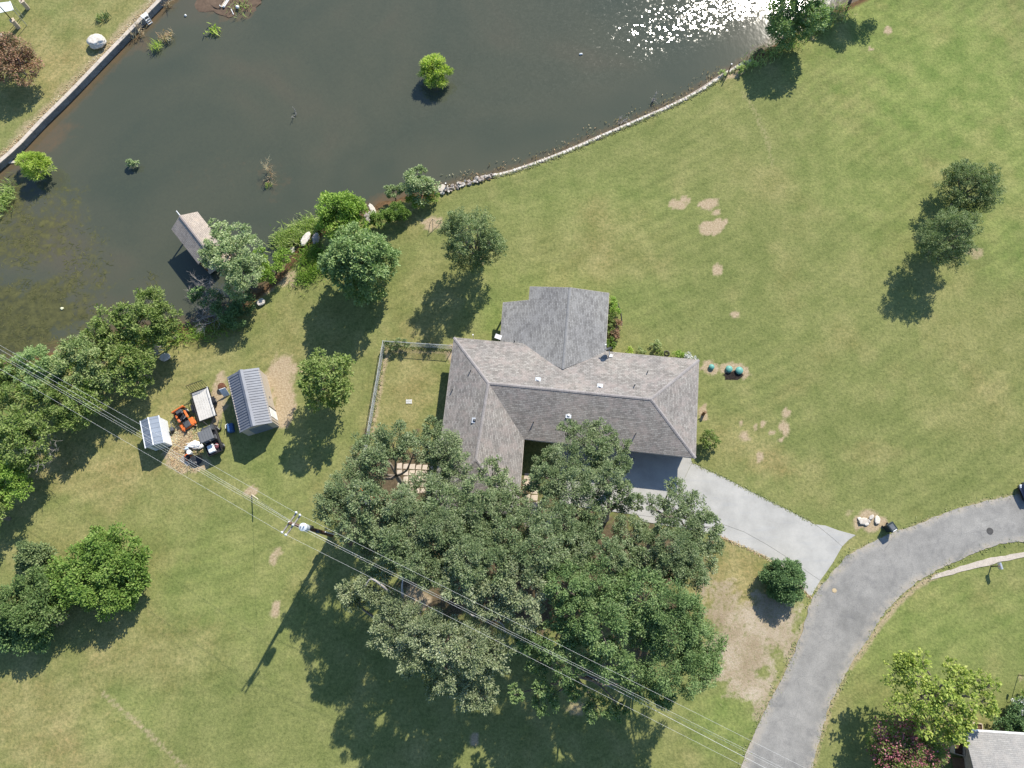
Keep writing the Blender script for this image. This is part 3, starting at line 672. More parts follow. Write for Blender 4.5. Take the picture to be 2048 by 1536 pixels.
for p0, p1, u0, u1, z0, z1, kd, br in ((body[2], body[3], 1.2, 6.2, 0, 2.2, 'garage_door', (4, 4)), (body[2], body[3], 8.0, 9.0, 0, 2.1, 'door', (1, 1)), (body[2], body[3], 10.5, 12.3, .9, 2.1, 'window', (2, 2)), (body[3], body[4], 1.5, 3.2, .9, 2.1, 'window', (2, 2)),
                                       (body[1], body[2], 2.0, 3.4, .9, 2.1, 'window', (2, 2)), (body[5], body[0], 5, 6.5, .9, 2.1, 'window', (2, 2)), (body[0], body[1], 14, 15.6, .9, 2.1, 'window', (2, 2)), (body[0], body[1], 17.5, 19.1, .9, 2.1, 'window', (2, 2))):
    A_ = sum(body[i].x*body[(i+1) % 6].y-body[(i+1) % 6].x*body[i].y for i in range(6))
    pa, pb = (p0, p1) if A_ > 0 else (p1, p0)
    opening(house, pa, pb, u0, u1, z0, z1, kd, WHITE, GLASS if kd == 'window' else WHITE, br)
# rear wing
aN, aS = at(1140,575,ZA), at(1126,738,ZA)
AW0, AE0, J1, J2 = at(1060,573,ZE), at(1218,586,ZE), at(1058,600,ZE), at(1006,600,ZE)
Z2 = ZE-.12                                            # its low eaves run just over the main roof
aw = at(1000,682,ZE); ae = at(1211,706,ZE)
# west slope carried out over the porch, east slope plain
def onplane(p_, a, b_, c_):
    n_ = (b_-a).cross(c_-a); return Vector((p_.x, p_.y, a.z-(n_.x*(p_.x-a.x)+n_.y*(p_.y-a.y))/n_.z))
J1p = onplane(J1, aN, aS, AW0); J2p = onplane(J2, aN, aS, AW0); awp = onplane(aw, aN, aS, AW0)
slope('roof_slope', [aN, AW0, J1p, J2p, awp, aS], SH_ADD, house, .09)
slope('roof_slope', [aN, aS, ae, AE0], SH_ADD, house, .09)
ridge(house, aN, aS, SH_ADD)
fascia(house, [AE0, aN, AW0, J1p, J2p, awp], TRIM, .15); fascia(house, [ae, AE0], TRIM, .15)
wb = inset([tuple(q[:2]) for q in (AW0, AE0, ae, at(1126,715,ZE), at(1048,686,ZE))], .45)
MB().prism([tuple(q[:2]) for q in wb], -.1, ZE-.25).build('rear_wall', BRICK, house)
for q in (J2p, awp.lerp(J2p, .45), J1p):               # porch posts
    MB().box((q.x+.25, q.y-.25, J2p.z/2-.15), (.14, .14, J2p.z-.1)).build('porch_post', WHITE, house)
MB().prism([tuple(q[:2]) for q in (J2p+Vector((.2, -.2, 0)), J1p+Vector((0, -.2, 0)), at(1052,690), awp+Vector((.3, 0, 0)))], -.1, .06).build('porch_slab', CONC, house)
# things on the roof
def roofz(x, y, z0=3.4):
    """height of the roof under a photo pixel, by stepping down the sight line"""
    deps = bpy.context.evaluated_depsgraph_get(); o_ = camo.location; d = (at(x, y, 0)-o_).normalized()
    h, loc, *_ = S.ray_cast(deps, o_, d); return loc if h else at(x, y, z0)
bpy.context.view_layer.update()
VENTS = [(1076,760,'white cap vent near the ridge on the north slope'),(1200,773,'white cap vent on the north slope nearer the east end'),(1137,831,'white cap vent on the south slope beside the oak'),(949,841,'dark cap vent on the west wing roof')]
vloc = [roofz(x, y) for x, y, _ in VENTS]
PIPES = [(1295,744),(1269,771),(1067,845),(1271,868),(941,742),(905,780),(1029,683)]; ploc = [roofz(x, y) for x, y in PIPES]
dloc = roofz(1218, 712); aloc = roofz(947, 677)
for (x, y, lab), q in zip(VENTS, vloc):
    v = MB(); v.bbox(q+Vector((0, 0, .08)), (.24, .24, .15), -.1, .05); o = v.build('roof_vent', WHITE if 'white' in lab else DGREY, house)
    MB().box(q+Vector((0, 0, .02)), (.5, .5, .025), -.1).build('flashing', STEEL, o)
for q in ploc: MB().tube([q+Vector((0, 0, -.1)), q+Vector((0, 0, .38))], .05, 8).build('vent_pipe', DGREY, house)
dish = thing('satellite_dish', 'dark satellite dish on a bent mast at the roof corner by the rear wing', 'satellite dish', dloc)
dm = MB(); N_ = 18
ax_ = Vector((-.35, .85, .45)).normalized(); uu = ax_.orthogonal().normalized(); vv = ax_.cross(uu); cc = dloc+Vector((-.1, .35, .75))
vs = []; fs = []
for i, (r_, d_) in enumerate(((.0, 0), (.18, .02), (.34, .08), (.42, .13))):
    for k in range(N_): a = 2*math.pi*k/N_; vs.append(cc+ax_*d_+(uu*math.cos(a)*.9+vv*math.sin(a))*r_)
for i in range(3):
    for k in range(N_): j = (k+1) % N_; fs.append((i*N_+k, i*N_+j, (i+1)*N_+j, (i+1)*N_+k))
dm.add(vs, fs); dm.build('reflector', DGREY, dish, smooth=True)
MB().tube([dloc, dloc+Vector((0, 0, .45)), cc-ax_*.03], .035, 8).build('mast', STEEL, dish)
MB().tube([cc-vv*.35, cc+ax_*.55-vv*.2], .02, 6).build('feed_arm', STEEL, dish); MB().box(cc+ax_*.57-vv*.2, (.14, .1, .1)).build('feed_horn', WHITE, dish)
MB().box(dloc+Vector((.15, 0, .06)), (.3, .25, .1)).build('mount', WHITE, dish)
an = thing('roof_antenna', 'thin white vent mast at the north eave of the west wing', 'antenna', aloc)
MB().tube([aloc, aloc+Vector((0, 0, 1.0))], .035, 8).build('mast', WHITE, an); MB().cyl(aloc+Vector((0, 0, 1.05)), .07, .12, 10).build('cap', WHITE, an)
wp = at(996.5, 673.5, 2.3); sq = thing('white_panel_antenna', 'square white panel antenna on a post by the rear wing wall', 'antenna', at(1000, 680))
MB().box(wp, (.62, .42, .05), -.35, .12).build('panel', WHITE, sq); MB().tube([wp-Vector((0, 0, .02)), Vector((wp.x, wp.y, 0))], .04, 8).build('post', STEEL, sq)

# neighbour's house at the corner
nb0 = at(1928, 1462, 2.3); nbu = (at(2048, 1470, 2.3)-nb0).normalized(); nbv = Vector((nbu.y, -nbu.x, 0))
nbh = thing('neighbour_house', 'neighbouring house with pale grey shingle roof at the bottom right corner', 'house', (nb0.x, nb0.y, 0))
def nbp(u, v, z): q = nb0+nbu*u+nbv*v; return Vector((q.x, q.y, z))
# its west edge opens a little towards the south in the photograph
slope('roof_slope', [nbp(0, 0, 2.3), nbp(14, 0, 2.3), nbp(14, 5, 3.8), nbp(0, 5, 3.8)], SH_NB, nbh)
slope('roof_slope', [nbp(0, 10, 2.3), nbp(14, 10, 2.3), nbp(14, 5, 3.8), nbp(0, 5, 3.8)], SH_NB, nbh)
ridge(nbh, nbp(0, 5, 3.8), nbp(14, 5, 3.8), SH_NB)
MB().prism([tuple(nbp(u, v, 0)[:2]) for u, v in ((1.0, .5), (13.5, .5), (13.5, 9.5), (1.0, 9.5))], -.1, 2.15).build('wall', BRICK, nbh)
MB().add([nbp(1.0, .5, 2.15), nbp(1.0, 9.5, 2.15), nbp(1.0, 5, 3.6)], [(0, 1, 2)]).add([nbp(1.02, .5, 2.15), nbp(1.02, 9.5, 2.15), nbp(1.02, 5, 3.6)], [(2, 1, 0)]).build('gable', BRICK, nbh)
g_ = MB(); g_.M = None
for k in range(1): g_.hexa([nbp(0, -.16, 2.12), nbp(14, -.16, 2.12), nbp(14, -.02, 2.12), nbp(0, -.02, 2.12), nbp(0, -.16, 2.26), nbp(14, -.16, 2.26), nbp(14, -.02, 2.26), nbp(0, -.02, 2.26)])
g_.build('gutter', WHITE, nbh)
opening(nbh, nbp(13.5, .5, 0), nbp(.5, .5, 0), 5, 7, .9, 2.1, 'window', WHITE, GLASS, (2, 2)); opening(nbh, nbp(1.0, .5, 0), nbp(1.0, 9.5, 0), 4, 5, 0, 2.0, 'door', WHITE, WHITE)
def planter(px, w, d, h, label, rz):
    c0 = at(*px); th_ = thing('wooden_planter', label, 'planter', c0)
    for dx, dy, sx, sy in ((0, d/2, w, .06), (0, -d/2, w, .06), (w/2, 0, .06, d-.07), (-w/2, 0, .06, d-.07)):
        q = Matrix.Rotation(rz, 3, 'Z') @ Vector((dx, dy, h/2)); MB().box(c0+q, (sx, sy, h), rz).build('side_board', PALEWOOD, th_)
    MB().box(c0+Vector((0, 0, h*.35)), (w-.1, d-.1, h*.6), rz).build('soil', plain('garden_soil', (.09, .055, .035), .95), th_)
planter((1951, 1456), .75, .8, .35, 'small square wooden planter at the neighbour roof edge', -.1)
planter((1912, 1490), .8, 1.3, .55, 'tall pale wooden planter against the neighbour side wall', -.25)
dk = thing('wooden_deck', 'brown plank deck along the neighbour side wall', 'deck', at(1934, 1530))
for i in range(9):
    q = at(1908, 1514)+Vector((.02+i*.0, -.17*i, .22)); MB().box(q+Vector((.25, -.1, 0)), (1.15, .15, .05), -.08).build('plank', WOOD, dk)

# ------------------------------------------------------------------ vegetation
BARK = plain('grey_bark', (.20, .17, .14), .95, 0, .35, 7); BARKD = plain('dark_bark', (.11, .09, .07), .95, 0, .35, 7); DEAD = plain('dead_wood', (.36, .33, .30), .95, 0, .3, 7)
FOL = dict(
    oak=foliage('live_oak_leaves', [(.034, .056, .022), (.070, .098, .042), (.110, .138, .066), (.185, .205, .128)], .2, k=1.95),
    oakg=foliage('green_oak_leaves', [(.034, .060, .020), (.066, .106, .036), (.100, .146, .054), (.16, .20, .095)], .22, k=1.9),
    oaks=foliage('silvery_oak_leaves', [(.046, .066, .030), (.092, .114, .054), (.140, .158, .088), (.225, .24, .162)], .2, k=2.05),
    ash=foliage('ash_leaves', [(.042, .074, .026), (.085, .128, .046), (.125, .172, .068), (.19, .235, .108)], .26, k=2.15),
    lime=foliage('bright_green_leaves', [(.06, .10, .02), (.11, .18, .03), (.17, .25, .05), (.26, .30, .09)], .35, k=1.75),
    yard=foliage('yard_tree_leaves', [(.05, .085, .018), (.10, .145, .032), (.15, .19, .06), (.22, .25, .10)], .28, k=1.62),
    willow=foliage('willow_leaves', [(.10, .14, .025), (.18, .24, .045), (.27, .33, .075), (.36, .40, .13)], .4, k=1.9),
    blue=foliage('grey_green_leaves', [(.055, .080, .034), (.105, .140, .062), (.155, .19, .095), (.23, .25, .145)], .26, k=2.3),
    grey=foliage('pale_bank_leaves', [(.055, .085, .028), (.105, .14, .050), (.155, .185, .078), (.23, .245, .125)], .26, k=2.1),
    dark=foliage('dark_evergreen_leaves', [(.018, .035, .015), (.032, .06, .022), (.055, .088, .032), (.09, .13, .05)], .15),
    mesq=foliage('mesquite_leaves', [(.032, .052, .022), (.062, .088, .036), (.10, .13, .052), (.17, .19, .095)], .22, k=2.1),
    bush=foliage('glossy_bush_leaves', [(.040, .075, .014), (.075, .13, .024), (.11, .165, .036), (.165, .215, .06)], .25, k=1.75),
    myr=foliage('red_myrtle_leaves', [(.05, .06, .03), (.10, .075, .045), (.16, .09, .065), (.22, .14, .09)], .25),
    pink=foliage('pink_blossom', [(.12, .07, .05), (.30, .09, .12), (.42, .13, .18), (.5, .24, .27)], .25, patch=.3, k=1.05),
    reed=foliage('reed_blades', [(.07, .10, .03), (.12, .16, .05), (.18, .22, .08), (.27, .29, .13)], .3),
    dry=foliage('dry_brush', [(.12, .08, .045), (.2, .135, .08), (.28, .2, .12), (.36, .28, .18)], .2),
    white=foliage('white_blossom', [(.5, .5, .46), (.7, .7, .66), (.8, .8, .78), (.85, .85, .83)], .2, k=1.0),
    bushd=foliage('olive_bush_leaves', [(.03, .055, .016), (.055, .09, .026), (.085, .125, .040), (.135, .165, .07)], .2, k=1.8),
    syc=foliage('sycamore_leaves', [(.06, .09, .018), (.12, .16, .03), (.19, .225, .05), (.28, .29, .09)], .32, k=1.9),
    turf=foliage('turf_blades', [(.10, .13, .04), (.15, .18, .065), (.21, .22, .09), (.28, .26, .13)], .2, k=1.35),
    weed=foliage('pond_weed', [(.035, .04, .014), (.06, .065, .022), (.085, .085, .03), (.12, .115, .045)], .1, k=1.2))
RNG = np.random.RandomState(7)
def unit(a): return a/np.maximum(np.linalg.norm(a, axis=1, keepdims=True), 1e-9)
def leaf_quads(P, D, l, w):
    n = len(P); nn_ = unit(RNG.randn(n, 3)*.62+np.array([.2, .38, .85])); s_ = unit(np.cross(D, nn_)); D = unit(D-nn_*np.sum(D*nn_, 1, keepdims=True)*.6)
    l = (l*RNG.uniform(.6, 1.35, n))[:, None]; w = (w*RNG.uniform(.6, 1.35, n))[:, None]
    V = np.stack([P-D*l*.5, P+s_*w*.5+D*l*.05, P+D*l*.5, P-s_*w*.5+D*l*.05], 1).reshape(-1, 3)
    return V
def clump_leaves(c, r, rz, l, w, lai, sub=.36, spiky=.5, low=-.35, shell=.62, droop=0.0):
    """leaves of one limb's foliage: sub-clumps over an ellipsoid, leaves radiating from each"""
    area = math.pi*r*r; r = r*1.1; rz = rz*1.1; ns = max(8, int(19*(.36/sub)**2*(1.0 if r > .8 else .6)))
    d = unit(RNG.randn(ns*3, 3)); d = d[d[:, 2] > low][:ns]
    rad = RNG.uniform(shell, .95, len(d))[:, None]
    sc = d*rad*np.array([r, r, rz]); rs = r*sub*RNG.uniform(.7, 1.25, len(d))
    N = max(30, int(lai*1.25*area/(l*w*.5))); pick = RNG.choice(len(d), N, p=rs**2/np.sum(rs**2))
    dd = unit(RNG.randn(N, 3)); k = RNG.rand(N)**.42
    P = sc[pick]+dd*(rs[pick]*k)[:, None]*np.array([1, 1, .8])
    D = unit(dd*.9+unit(P)*spiky+RNG.randn(N, 3)*.45+np.array([0, 0, .15-droop]))
    return P+np.array(c), D, sc+np.array(c)
def leaf_mesh(name, Vs, mat):
    V = np.concatenate(Vs); n = len(V)//4
    return np_mesh(name, V, np.arange(n*4).reshape(n, 4), mat)
def limb(mb, a, b_, r0, r1, bend=.12, n=4, sides=5):
    a, b_ = Vector(a), Vector(b_); L_ = (b_-a).length; pts = []; rr = []
    off = Vector(RNG.uniform(-1, 1, 3))*L_*bend; off.z = abs(off.z)*.6
    for i in range(n+1):
        u = i/n; pts.append(a.lerp(b_, u)+off*math.sin(math.pi*u)+Vector(RNG.uniform(-1, 1, 3))*L_*.02*(0 < i < n)); rr.append(r0+(r1-r0)*u)
    mb.tube(pts, rr, sides, False); return pts
def tree(name, label, cat, fol, blobs, base=None, trunk=.2, l=.22, w=.11, lai=3.4, sub=.36, spiky=.5, group=None, bark=None, fork=.38, flat=.8, shell=.62, low=-.35, bare=0, droop=0.0, extra=None, zk=.76, rk=1.12):
    """blobs: (px, py, radius px, height z of centre) surveyed on the photo; the trunk stands below them"""
    blobs = [(x, y, r*rk, z*zk if z > 1 else z) for x, y, r, z in blobs]
    B = [(at(x, y, z), r*mpp(z), z) for x, y, r, z in blobs]
    cen = sum((q for q, _, _ in B), Vector())/len(B); gz_ = 0.0
    bx = at(*base) if base else Vector((cen.x, cen.y, 0))
    s0 = float(pond_sd(np.array([bx.x]), np.array([bx.y]))[0]); gz_ = -.1 if s0 > 1.5 else (-.5 if s0 > .3 else WL-.2)
    bx.z = gz_
    top = max(z for _, _, z in B); fk = Vector((bx.x*.6+cen.x*.4, bx.y*.6+cen.y*.4, gz_+(top-gz_)*fork))
    root = thing(name, label, cat, bx, 0, group); off = np.array(bx)
    tb = MB(); limb(tb, bx, fk, trunk*1.15, trunk*.8, .06, 4, 8)
    LV = []
    for q, r, z in B:
        rz = r*flat
        lk = RNG.uniform(.8, 1.25); P, D, sc = clump_leaves(q, r, rz, l*lk, w*lk, lai*RNG.uniform(.62, 1.28), sub*RNG.uniform(.85, 1.2), spiky, low, shell, droop)
        LV.append(leaf_quads(P, D, l*lk, w*lk)-off)
        lp = limb(tb, fk, q-Vector((0, 0, rz*.25)), trunk*.55, trunk*.16, .14, 4)
        for s_ in sc[RNG.choice(len(sc), min(len(sc), 6+bare), False)]:
            limb(tb, lp[3].lerp(lp[4], RNG.rand()), s_, trunk*.15, .012, .15, 3, 4)
    tb.build('trunk', bark or BARK, root, smooth=True)
    link('crown', leaf_mesh('crown', LV, FOL[fol]), root)
    if extra:
        LV = []
        for q, r, z in B:
            P, D, sc = clump_leaves(q, r*1.04, r*flat*1.04, .16, .12, extra[1], .3, .5, .1, .85); LV.append(leaf_quads(P, D, .17, .13)-off)
        link('blossom', leaf_mesh('blossom', LV, FOL[extra[0]]), root)
    return root

def dome(base, h, rad, z0, n, seed, lean=(0, 0)):
    """foliage clumps filling an upright uneven crown over a trunk foot (px), in metres -> survey blobs"""
    rs = np.random.RandomState(seed); b_ = at(*base); out = []; zc, hz = (z0+h)/2, (h-z0)/2
    for i in range(n):
        u = (i+.5)/n; zz = 1-2*u*.93; th = i*2.39996+rs.uniform(-.5, .5); rr = math.sqrt(max(0, 1-zz*zz))
        k = rs.uniform(.52, .80); r_ = rad*rs.uniform(.30, .46)
        z = zc+zz*hz*.80; x = b_.x+lean[0]*z+rr*rad*k*math.cos(th); y = b_.y+lean[1]*z+rr*rad*k*math.sin(th)
        X_, Y_ = px_of(x, y, z); out.append((X_, Y_, r_/mpp(z), z))
    return out
DK = dict(zk=1.0, rk=1.0)
OAK = dict(cat='oak tree', group='live oaks round the house')
def oak(label, fol, blobs, **k):
    kw = dict(trunk=.24, l=.17, w=.075, lai=3.0, sub=.24, spiky=.85, flat=.7, shell=.45, zk=1.0, rk=1.02); kw.update(k)
    blobs = [(x, y, r, z+RNG.uniform(-1.1, .7)) for x, y, r, z in blobs]
    return tree('live_oak', label, OAK['cat'], fol, blobs, group=OAK['group'], **kw)
oak('live oak at the upper left of the grove, beside the fenced yard', 'oak', [(738,898,38,8),(785,886,40,8.4),(742,944,40,8.2),(828,903,34,7.6),(752,918,28,8.6),(712,940,26,7.2)], base=(815, 975))
oak('live oak leaning over the west wing roof edge', 'oak', [(866,857,22,7.2),(895,892,34,8),(913,925,30,8),(880,935,30,7.6),(868,905,24,7.4)])
oak('westernmost live oak of the grove, next to the power pole', 'oak', [(690,985,42,9.4),(672,1025,40,9.2),(738,1000,42,10),(715,1050,40,9.4),(760,1045,40,9.6),(655,1005,24,8.4)])
oak('live oak between the patio and the power line', 'oak', [(800,1010,36,9.2),(850,985,40,9.4),(882,1005,42,9.6),(822,1050,42,9.8),(905,965,32,8.8),(870,1050,42,9.8)])
oak('live oak over the south end of the west wing', 'oak', [(985,945,28,8.4),(958,985,34,9),(1008,972,30,8.6),(1000,1010,34,9),(950,1025,38,9.4),(1030,1000,22,8)])
oak('live oak covering the courtyard corner of the house', 'oak', [(1096,924,28,7.8),(1132,916,34,8.2),(1168,935,34,8.4),(1096,958,34,8.4),(1145,975,40,8.8),(1066,968,20,7.4)])
oak('live oak branch spreading over the garage roof', 'oak', [(1135,858,20,7),(1165,872,28,7.4),(1208,872,30,7.6),(1245,890,18,7.2),(1200,902,28,7.8),(1238,928,26,7.6)], base=(1215, 985))
oak('thin live oak whose crown lets the white concrete show', 'oak', [(1212,955,34,8.2),(1250,985,26,7.8),(1205,1000,24,8.2),(1170,1020,36,8.8),(1245,1010,20,7.6),(1270,1005,18,7.2),(1185,1060,38,9)], lai=2.2, base=(1210, 1040))
oak('live oak at the edge of the concrete drive', 'oak', [(1350,978,22,7.2),(1350,1010,26,7.8),(1388,1015,30,7.8),(1412,1055,30,7.6),(1372,1058,34,8.4),(1332,1050,22,8),(1308,1005,20,7.2)], lai=2.7)
oak('live oak on the lower right side of the drive', 'oak', [(1258,1062,32,8.4),(1262,1108,36,8.8),(1222,1112,34,9),(1350,1108,42,8.6),(1395,1108,38,8.2),(1382,1148,34,8),(1328,1140,38,8.6),(1290,1095,34,8.6),(1425,1090,22,7.2)])
oak('live oak in the middle of the grove behind the courtyard', 'oak', [(1058,1045,42,9.6),(1108,1052,46,10),(1150,1085,40,9.8),(1082,1098,46,10.2),(1138,1120,42,10)])
oak('live oak in the centre of the grove north of the wires', 'oak', [(915,1070,44,10),(965,1075,46,10.2),(1012,1072,42,10),(935,1120,44,10.4),(990,1130,42,10.2),(870,1100,40,10)])
oak('live oak just right of the pole below the wires', 'oak', [(782,1088,38,9.4),(822,1122,36,9.4),(865,1140,36,9.4),(768,1128,32,8.8),(735,1092,30,8.8)])
oak('brighter green oak in the right half of the grove', 'oakg', [(1130,1170,44,9.8),(1190,1160,46,10),(1228,1205,46,9.8),(1150,1228,42,9.6),(1205,1255,44,9.6),(1112,1280,38,8.8),(1240,1165,38,9.6)], l=.16, w=.085)
oak('large oak at the right edge of the grove facing the gravel', 'oakg', [(1290,1190,42,9.6),(1335,1212,46,9.6),(1372,1235,42,9),(1400,1290,42,8.6),(1350,1280,48,9.6),(1298,1255,44,9.6),(1385,1340,42,8.4),(1325,1340,44,9),(1410,1325,30,7.8)], l=.16, w=.085)
oak('live oak in the centre of the grove touching the wires', 'oaks', [(990,1185,42,9.8),(1042,1172,44,9.8),(1048,1222,38,9.4),(925,1168,42,9.6),(968,1205,34,9.2)])
so_ = oak('silvery live oak at the lower left of the grove, its limbs bare in places', 'oaks', [(745,1172,34,8.4),(705,1185,32,7.8),(795,1225,42,8.6),(845,1258,44,9),(780,1268,38,8.2),(892,1288,46,9),(832,1312,40,8.4),(942,1300,42,8.8),(900,1340,42,8.4),(958,1348,42,8.2),(988,1310,36,8.8),(872,1368,28,7.4),(935,1388,28,7.2),(970,1400,24,7)], trunk=.34, spiky=.95, bare=4, lai=2.6, base=(875, 1255))
for pl_, r_ in (([(812,1222,6.5),(806,1195,8.6),(804,1172,9.6),(808,1150,10)], .16), ([(800,1200,7.5),(765,1172,9),(742,1158,9.6),(731,1172,9.4)], .12), ([(960,1215,8),(952,1232,9.2),(940,1228,9.6)], .10), ([(1010,1262,7),(1004,1248,8.6),(985,1238,9.4)], .09)):
    MB().tube(smooth([at(*q) for q in pl_], 4), [r_*(1-.07*i) for i in range(4*(len(pl_)-1)+1)], 7).build('bare_limb', DEAD, so_)
oak('low oak at the bottom of the grove under the wires', 'oakg', [(1228,1322,36,8.6),(1172,1308,32,8),(1278,1365,34,8),(1090,1402,24,6.2),(1085,1375,18,6.4),(1195,1415,24,6),(1240,1425,16,5.6),(1322,1388,26,6.8),(1050,1285,26,8),(1075,1322,24,7.4),(1130,1342,26,7.4),(1150,1378,20,6.4),(1032,1388,16,6)], lai=2.8, l=.16, w=.085)

# single trees and bushes
tree('oak_tree', 'lone dark oak on the lawn north of the fence casting a long shadow', 'tree', 'mesq', dome((958,527), 8.4, 3.1, 1.2, 17, 2, (-.13, 0)), base=(958,527), trunk=.2, l=.17, w=.07, spiky=.8, lai=1.9, flat=1.1, zk=1.0, sub=.22, rk=1.0, shell=.3, fork=.3)
tree('ash_tree', 'broad grey-green ash tree on the bank with a round dense shadow', 'tree', 'ash', dome((741,563), 7.2, 3.5, .9, 20, 5), l=.24, w=.14, lai=3.6, spiky=.6, flat=.9, zk=1.0, rk=1.0, base=(741,563), sub=.28)
tree('bright_bush_tree', 'bright yellow-green bushy tree at the water edge above the ash', 'tree', 'lime', [(680,425,34,3.6),(655,410,24,3),(705,420,26,3.4),(685,450,32,2.8),(660,440,24,2.6),(712,448,22,2.6),(690,400,20,3.4)], l=.20, w=.13, lai=3.8, low=-.5)
for (x, y, r, lab) in ((759, 434, 16, 'small round dark green bush left of its twin on the shore'), (794, 425, 19, 'round dark green bush on a thin stem at the lawn edge')):
    tree('round_bush', lab, 'bush', 'bush', [(x, y, r, 1.6), (x-r*.4, y+r*.3, r*.7, 1.3), (x+r*.5, y+r*.1, r*.7, 1.4)], trunk=.07, l=.12, w=.08, lai=4.2, group='round bushes on the shore', low=-.6)
tree('grey_willow_bush', 'rounded grey-green bush where the stone rubble begins', 'bush', 'blue', [(838,362,24,2.6),(820,370,20,2.2),(858,372,18,2.2),(840,385,22,1.8),(838,345,14,2.8)], trunk=.1, l=.2, w=.10, lai=3.8, low=-.5)
tree('grey_willow_bush', 'smaller grey-green bush in the water left of the rounded one', 'bush', 'blue', [(785,384,14,1.6),(778,380,10,1.4),(797,380,10,1.5)], trunk=.07, l=.18, w=.09, lai=3.6, low=-.5)
tree('lowgrow_shrub', 'leafy green shrub under the rounded grey-green bush', 'bush', 'lime', [(862,392,14,.8),(845,398,14,.7),(825,405,14,.7)], trunk=.05, l=.16, w=.09, lai=3.2, low=-.6)
tree('boathouse_tree', 'big pale green tree overhanging the boathouse roof', 'tree', 'blue', [(436,488,28,6.4),(472,474,30,6.4),(424,512,24,5.8),(458,515,36,6.4),(495,500,32,5.8),(490,545,36,5.4),(444,460,18,5.8),(428,448,11,5.4),(510,530,22,4.8),(475,575,24,4.4)], base=(505, 560), trunk=.22, l=.21, w=.10, lai=3.0, rk=1.06, sub=.27)
tree('bank_shrub', 'bright green shrub on the bank right of the boathouse tree', 'bush', 'lime', [(545,528,20,1.8),(565,512,16,1.4),(530,548,18,1.8),(518,512,14,2.6)], trunk=.08, l=.18, w=.10, lai=3.6, low=-.5)
tree('bank_shrub', 'dark shaded shrub in front of the dead brush', 'bush', 'dark', [(455,625,24,1.4),(485,605,20,1.2),(425,600,22,1.8),(395,590,16,1.4),(470,640,18,1)], trunk=.07, l=.18, w=.10, lai=3.2, low=-.5)
BK = 'trees along the south-west bank'
def bank(label, fol, blobs, **k):
    kw = dict(trunk=.15, l=.21, w=.11, lai=3.3, spiky=.6, rk=1.16, zk=.74, flat=.95, sub=.28, shell=.5); kw.update(k)
    return tree('bank_tree', label, 'tree', fol, blobs, group=BK, **kw)
bank('bright bank tree nearest the dead brush', 'yard', [(300,610,30,5.6),(330,640,28,5),(290,650,32,5.2),(325,670,26,4.2),(345,655,18,4),(310,680,22,3.6)])
bank('narrow pointed bank tree left of the bright one', 'yard', [(250,622,16,6.2),(255,655,20,5.4),(262,680,20,4.4)], trunk=.1)
bank('spreading layered bank tree reaching over the algae', 'yard', [(215,640,24,5.4),(195,665,22,4.8),(225,675,24,5),(178,680,16,4.2),(210,700,20,4)])
bank('pale feathery bank tree behind the wires', 'grey', [(150,700,30,5.4),(185,725,30,5.2),(140,735,32,5.2),(205,755,24,4.4),(170,765,26,4.4)])
bank('yellowish green bank tree above the trailer', 'yard', [(250,715,28,4.8),(280,735,26,4.4),(240,755,28,4.4),(275,770,22,3.6),(295,710,18,4)])
bank('round mid green bank tree at the left under the wires', 'ash', [(70,725,30,5.6),(105,740,26,5.4),(40,740,28,5.4),(85,770,30,5)])
bank('green bank tree at the left frame edge above the wires', 'yard', [(10,740,26,5.6),(20,785,30,5.4),(-25,760,34,5.4),(55,800,26,4.8)])
bank('dense bank tree left of the silver shed', 'yard', [(160,800,28,5),(125,810,28,5),(180,780,22,4.4),(150,840,26,4.2),(200,812,16,3.8),(115,780,24,5)])
bank('leafy bank tree with dead twigs on its right side', 'yard', [(60,870,34,5.8),(30,850,30,5.8),(85,850,26,5),(40,905,30,5.2),(10,895,28,5.4),(70,915,22,4.4)])
bank('yellow-green bank tree low on the left edge', 'lime', [(20,955,26,4.6),(35,985,22,4),(0,930,24,4.8),(-25,975,28,4.6)], l=.19)
bank('last bank tree cut by the left frame edge', 'yard', [(-15,1025,26,4.2),(-45,1010,34,4.8),(-30,1060,24,3.6)])
def dead(name, label, cat, base, dirn, n, reach, seed, mat=None, levels=3, par=None):
    rs = np.random.RandomState(seed); mb = MB(); b0 = Vector(base); o = thing(name, label, cat, b0)
    def grow(a, d, L_, r, lev):
        pts = [a]; dd = Vector(d)
        for i in range(4):
            dd = (dd+Vector(rs.uniform(-1, 1, 3))*.38).normalized(); dd.z = max(dd.z, -.25); pts.append(pts[-1]+dd*L_/4)
        mb.tube(pts, [r, r*.8, r*.6, r*.45, r*.25], 4, False)
        if lev:
            for k in range(rs.randint(3, 6)):
                q = pts[rs.randint(1, 5)]; nd = (dd+Vector(rs.uniform(-1, 1, 3))*1.0).normalized(); grow(q, nd, L_*rs.uniform(.4, .75), r*.5, lev-1)
    for i in range(n):
        d = (Vector(dirn)+Vector(rs.uniform(-1, 1, 3))*.6).normalized(); grow(b0+Vector((rs.uniform(-.4, .4), rs.uniform(-.4, .4), 0)), d, reach*rs.uniform(.6, 1), .05, levels)
    mb.build('branches', mat or DEAD, o); return o
dead('dead_brush', 'tangle of grey dead branches hanging over the water beside the boathouse', 'dead brush', at(455, 590, .4), (-.5, -.55, .25), 9, 2.6, 3)
dead('dead_brush', 'bare grey twigs fallen in the water below the boathouse shadow', 'dead brush', at(412, 590, WL), (-.8, .5, .3), 6, 1.8, 4)
dead('dead_brush', 'curved bare branches lowest in the dead tangle', 'dead brush', at(440, 625, .3), (-.8, -.4, .2), 5, 2.0, 5)
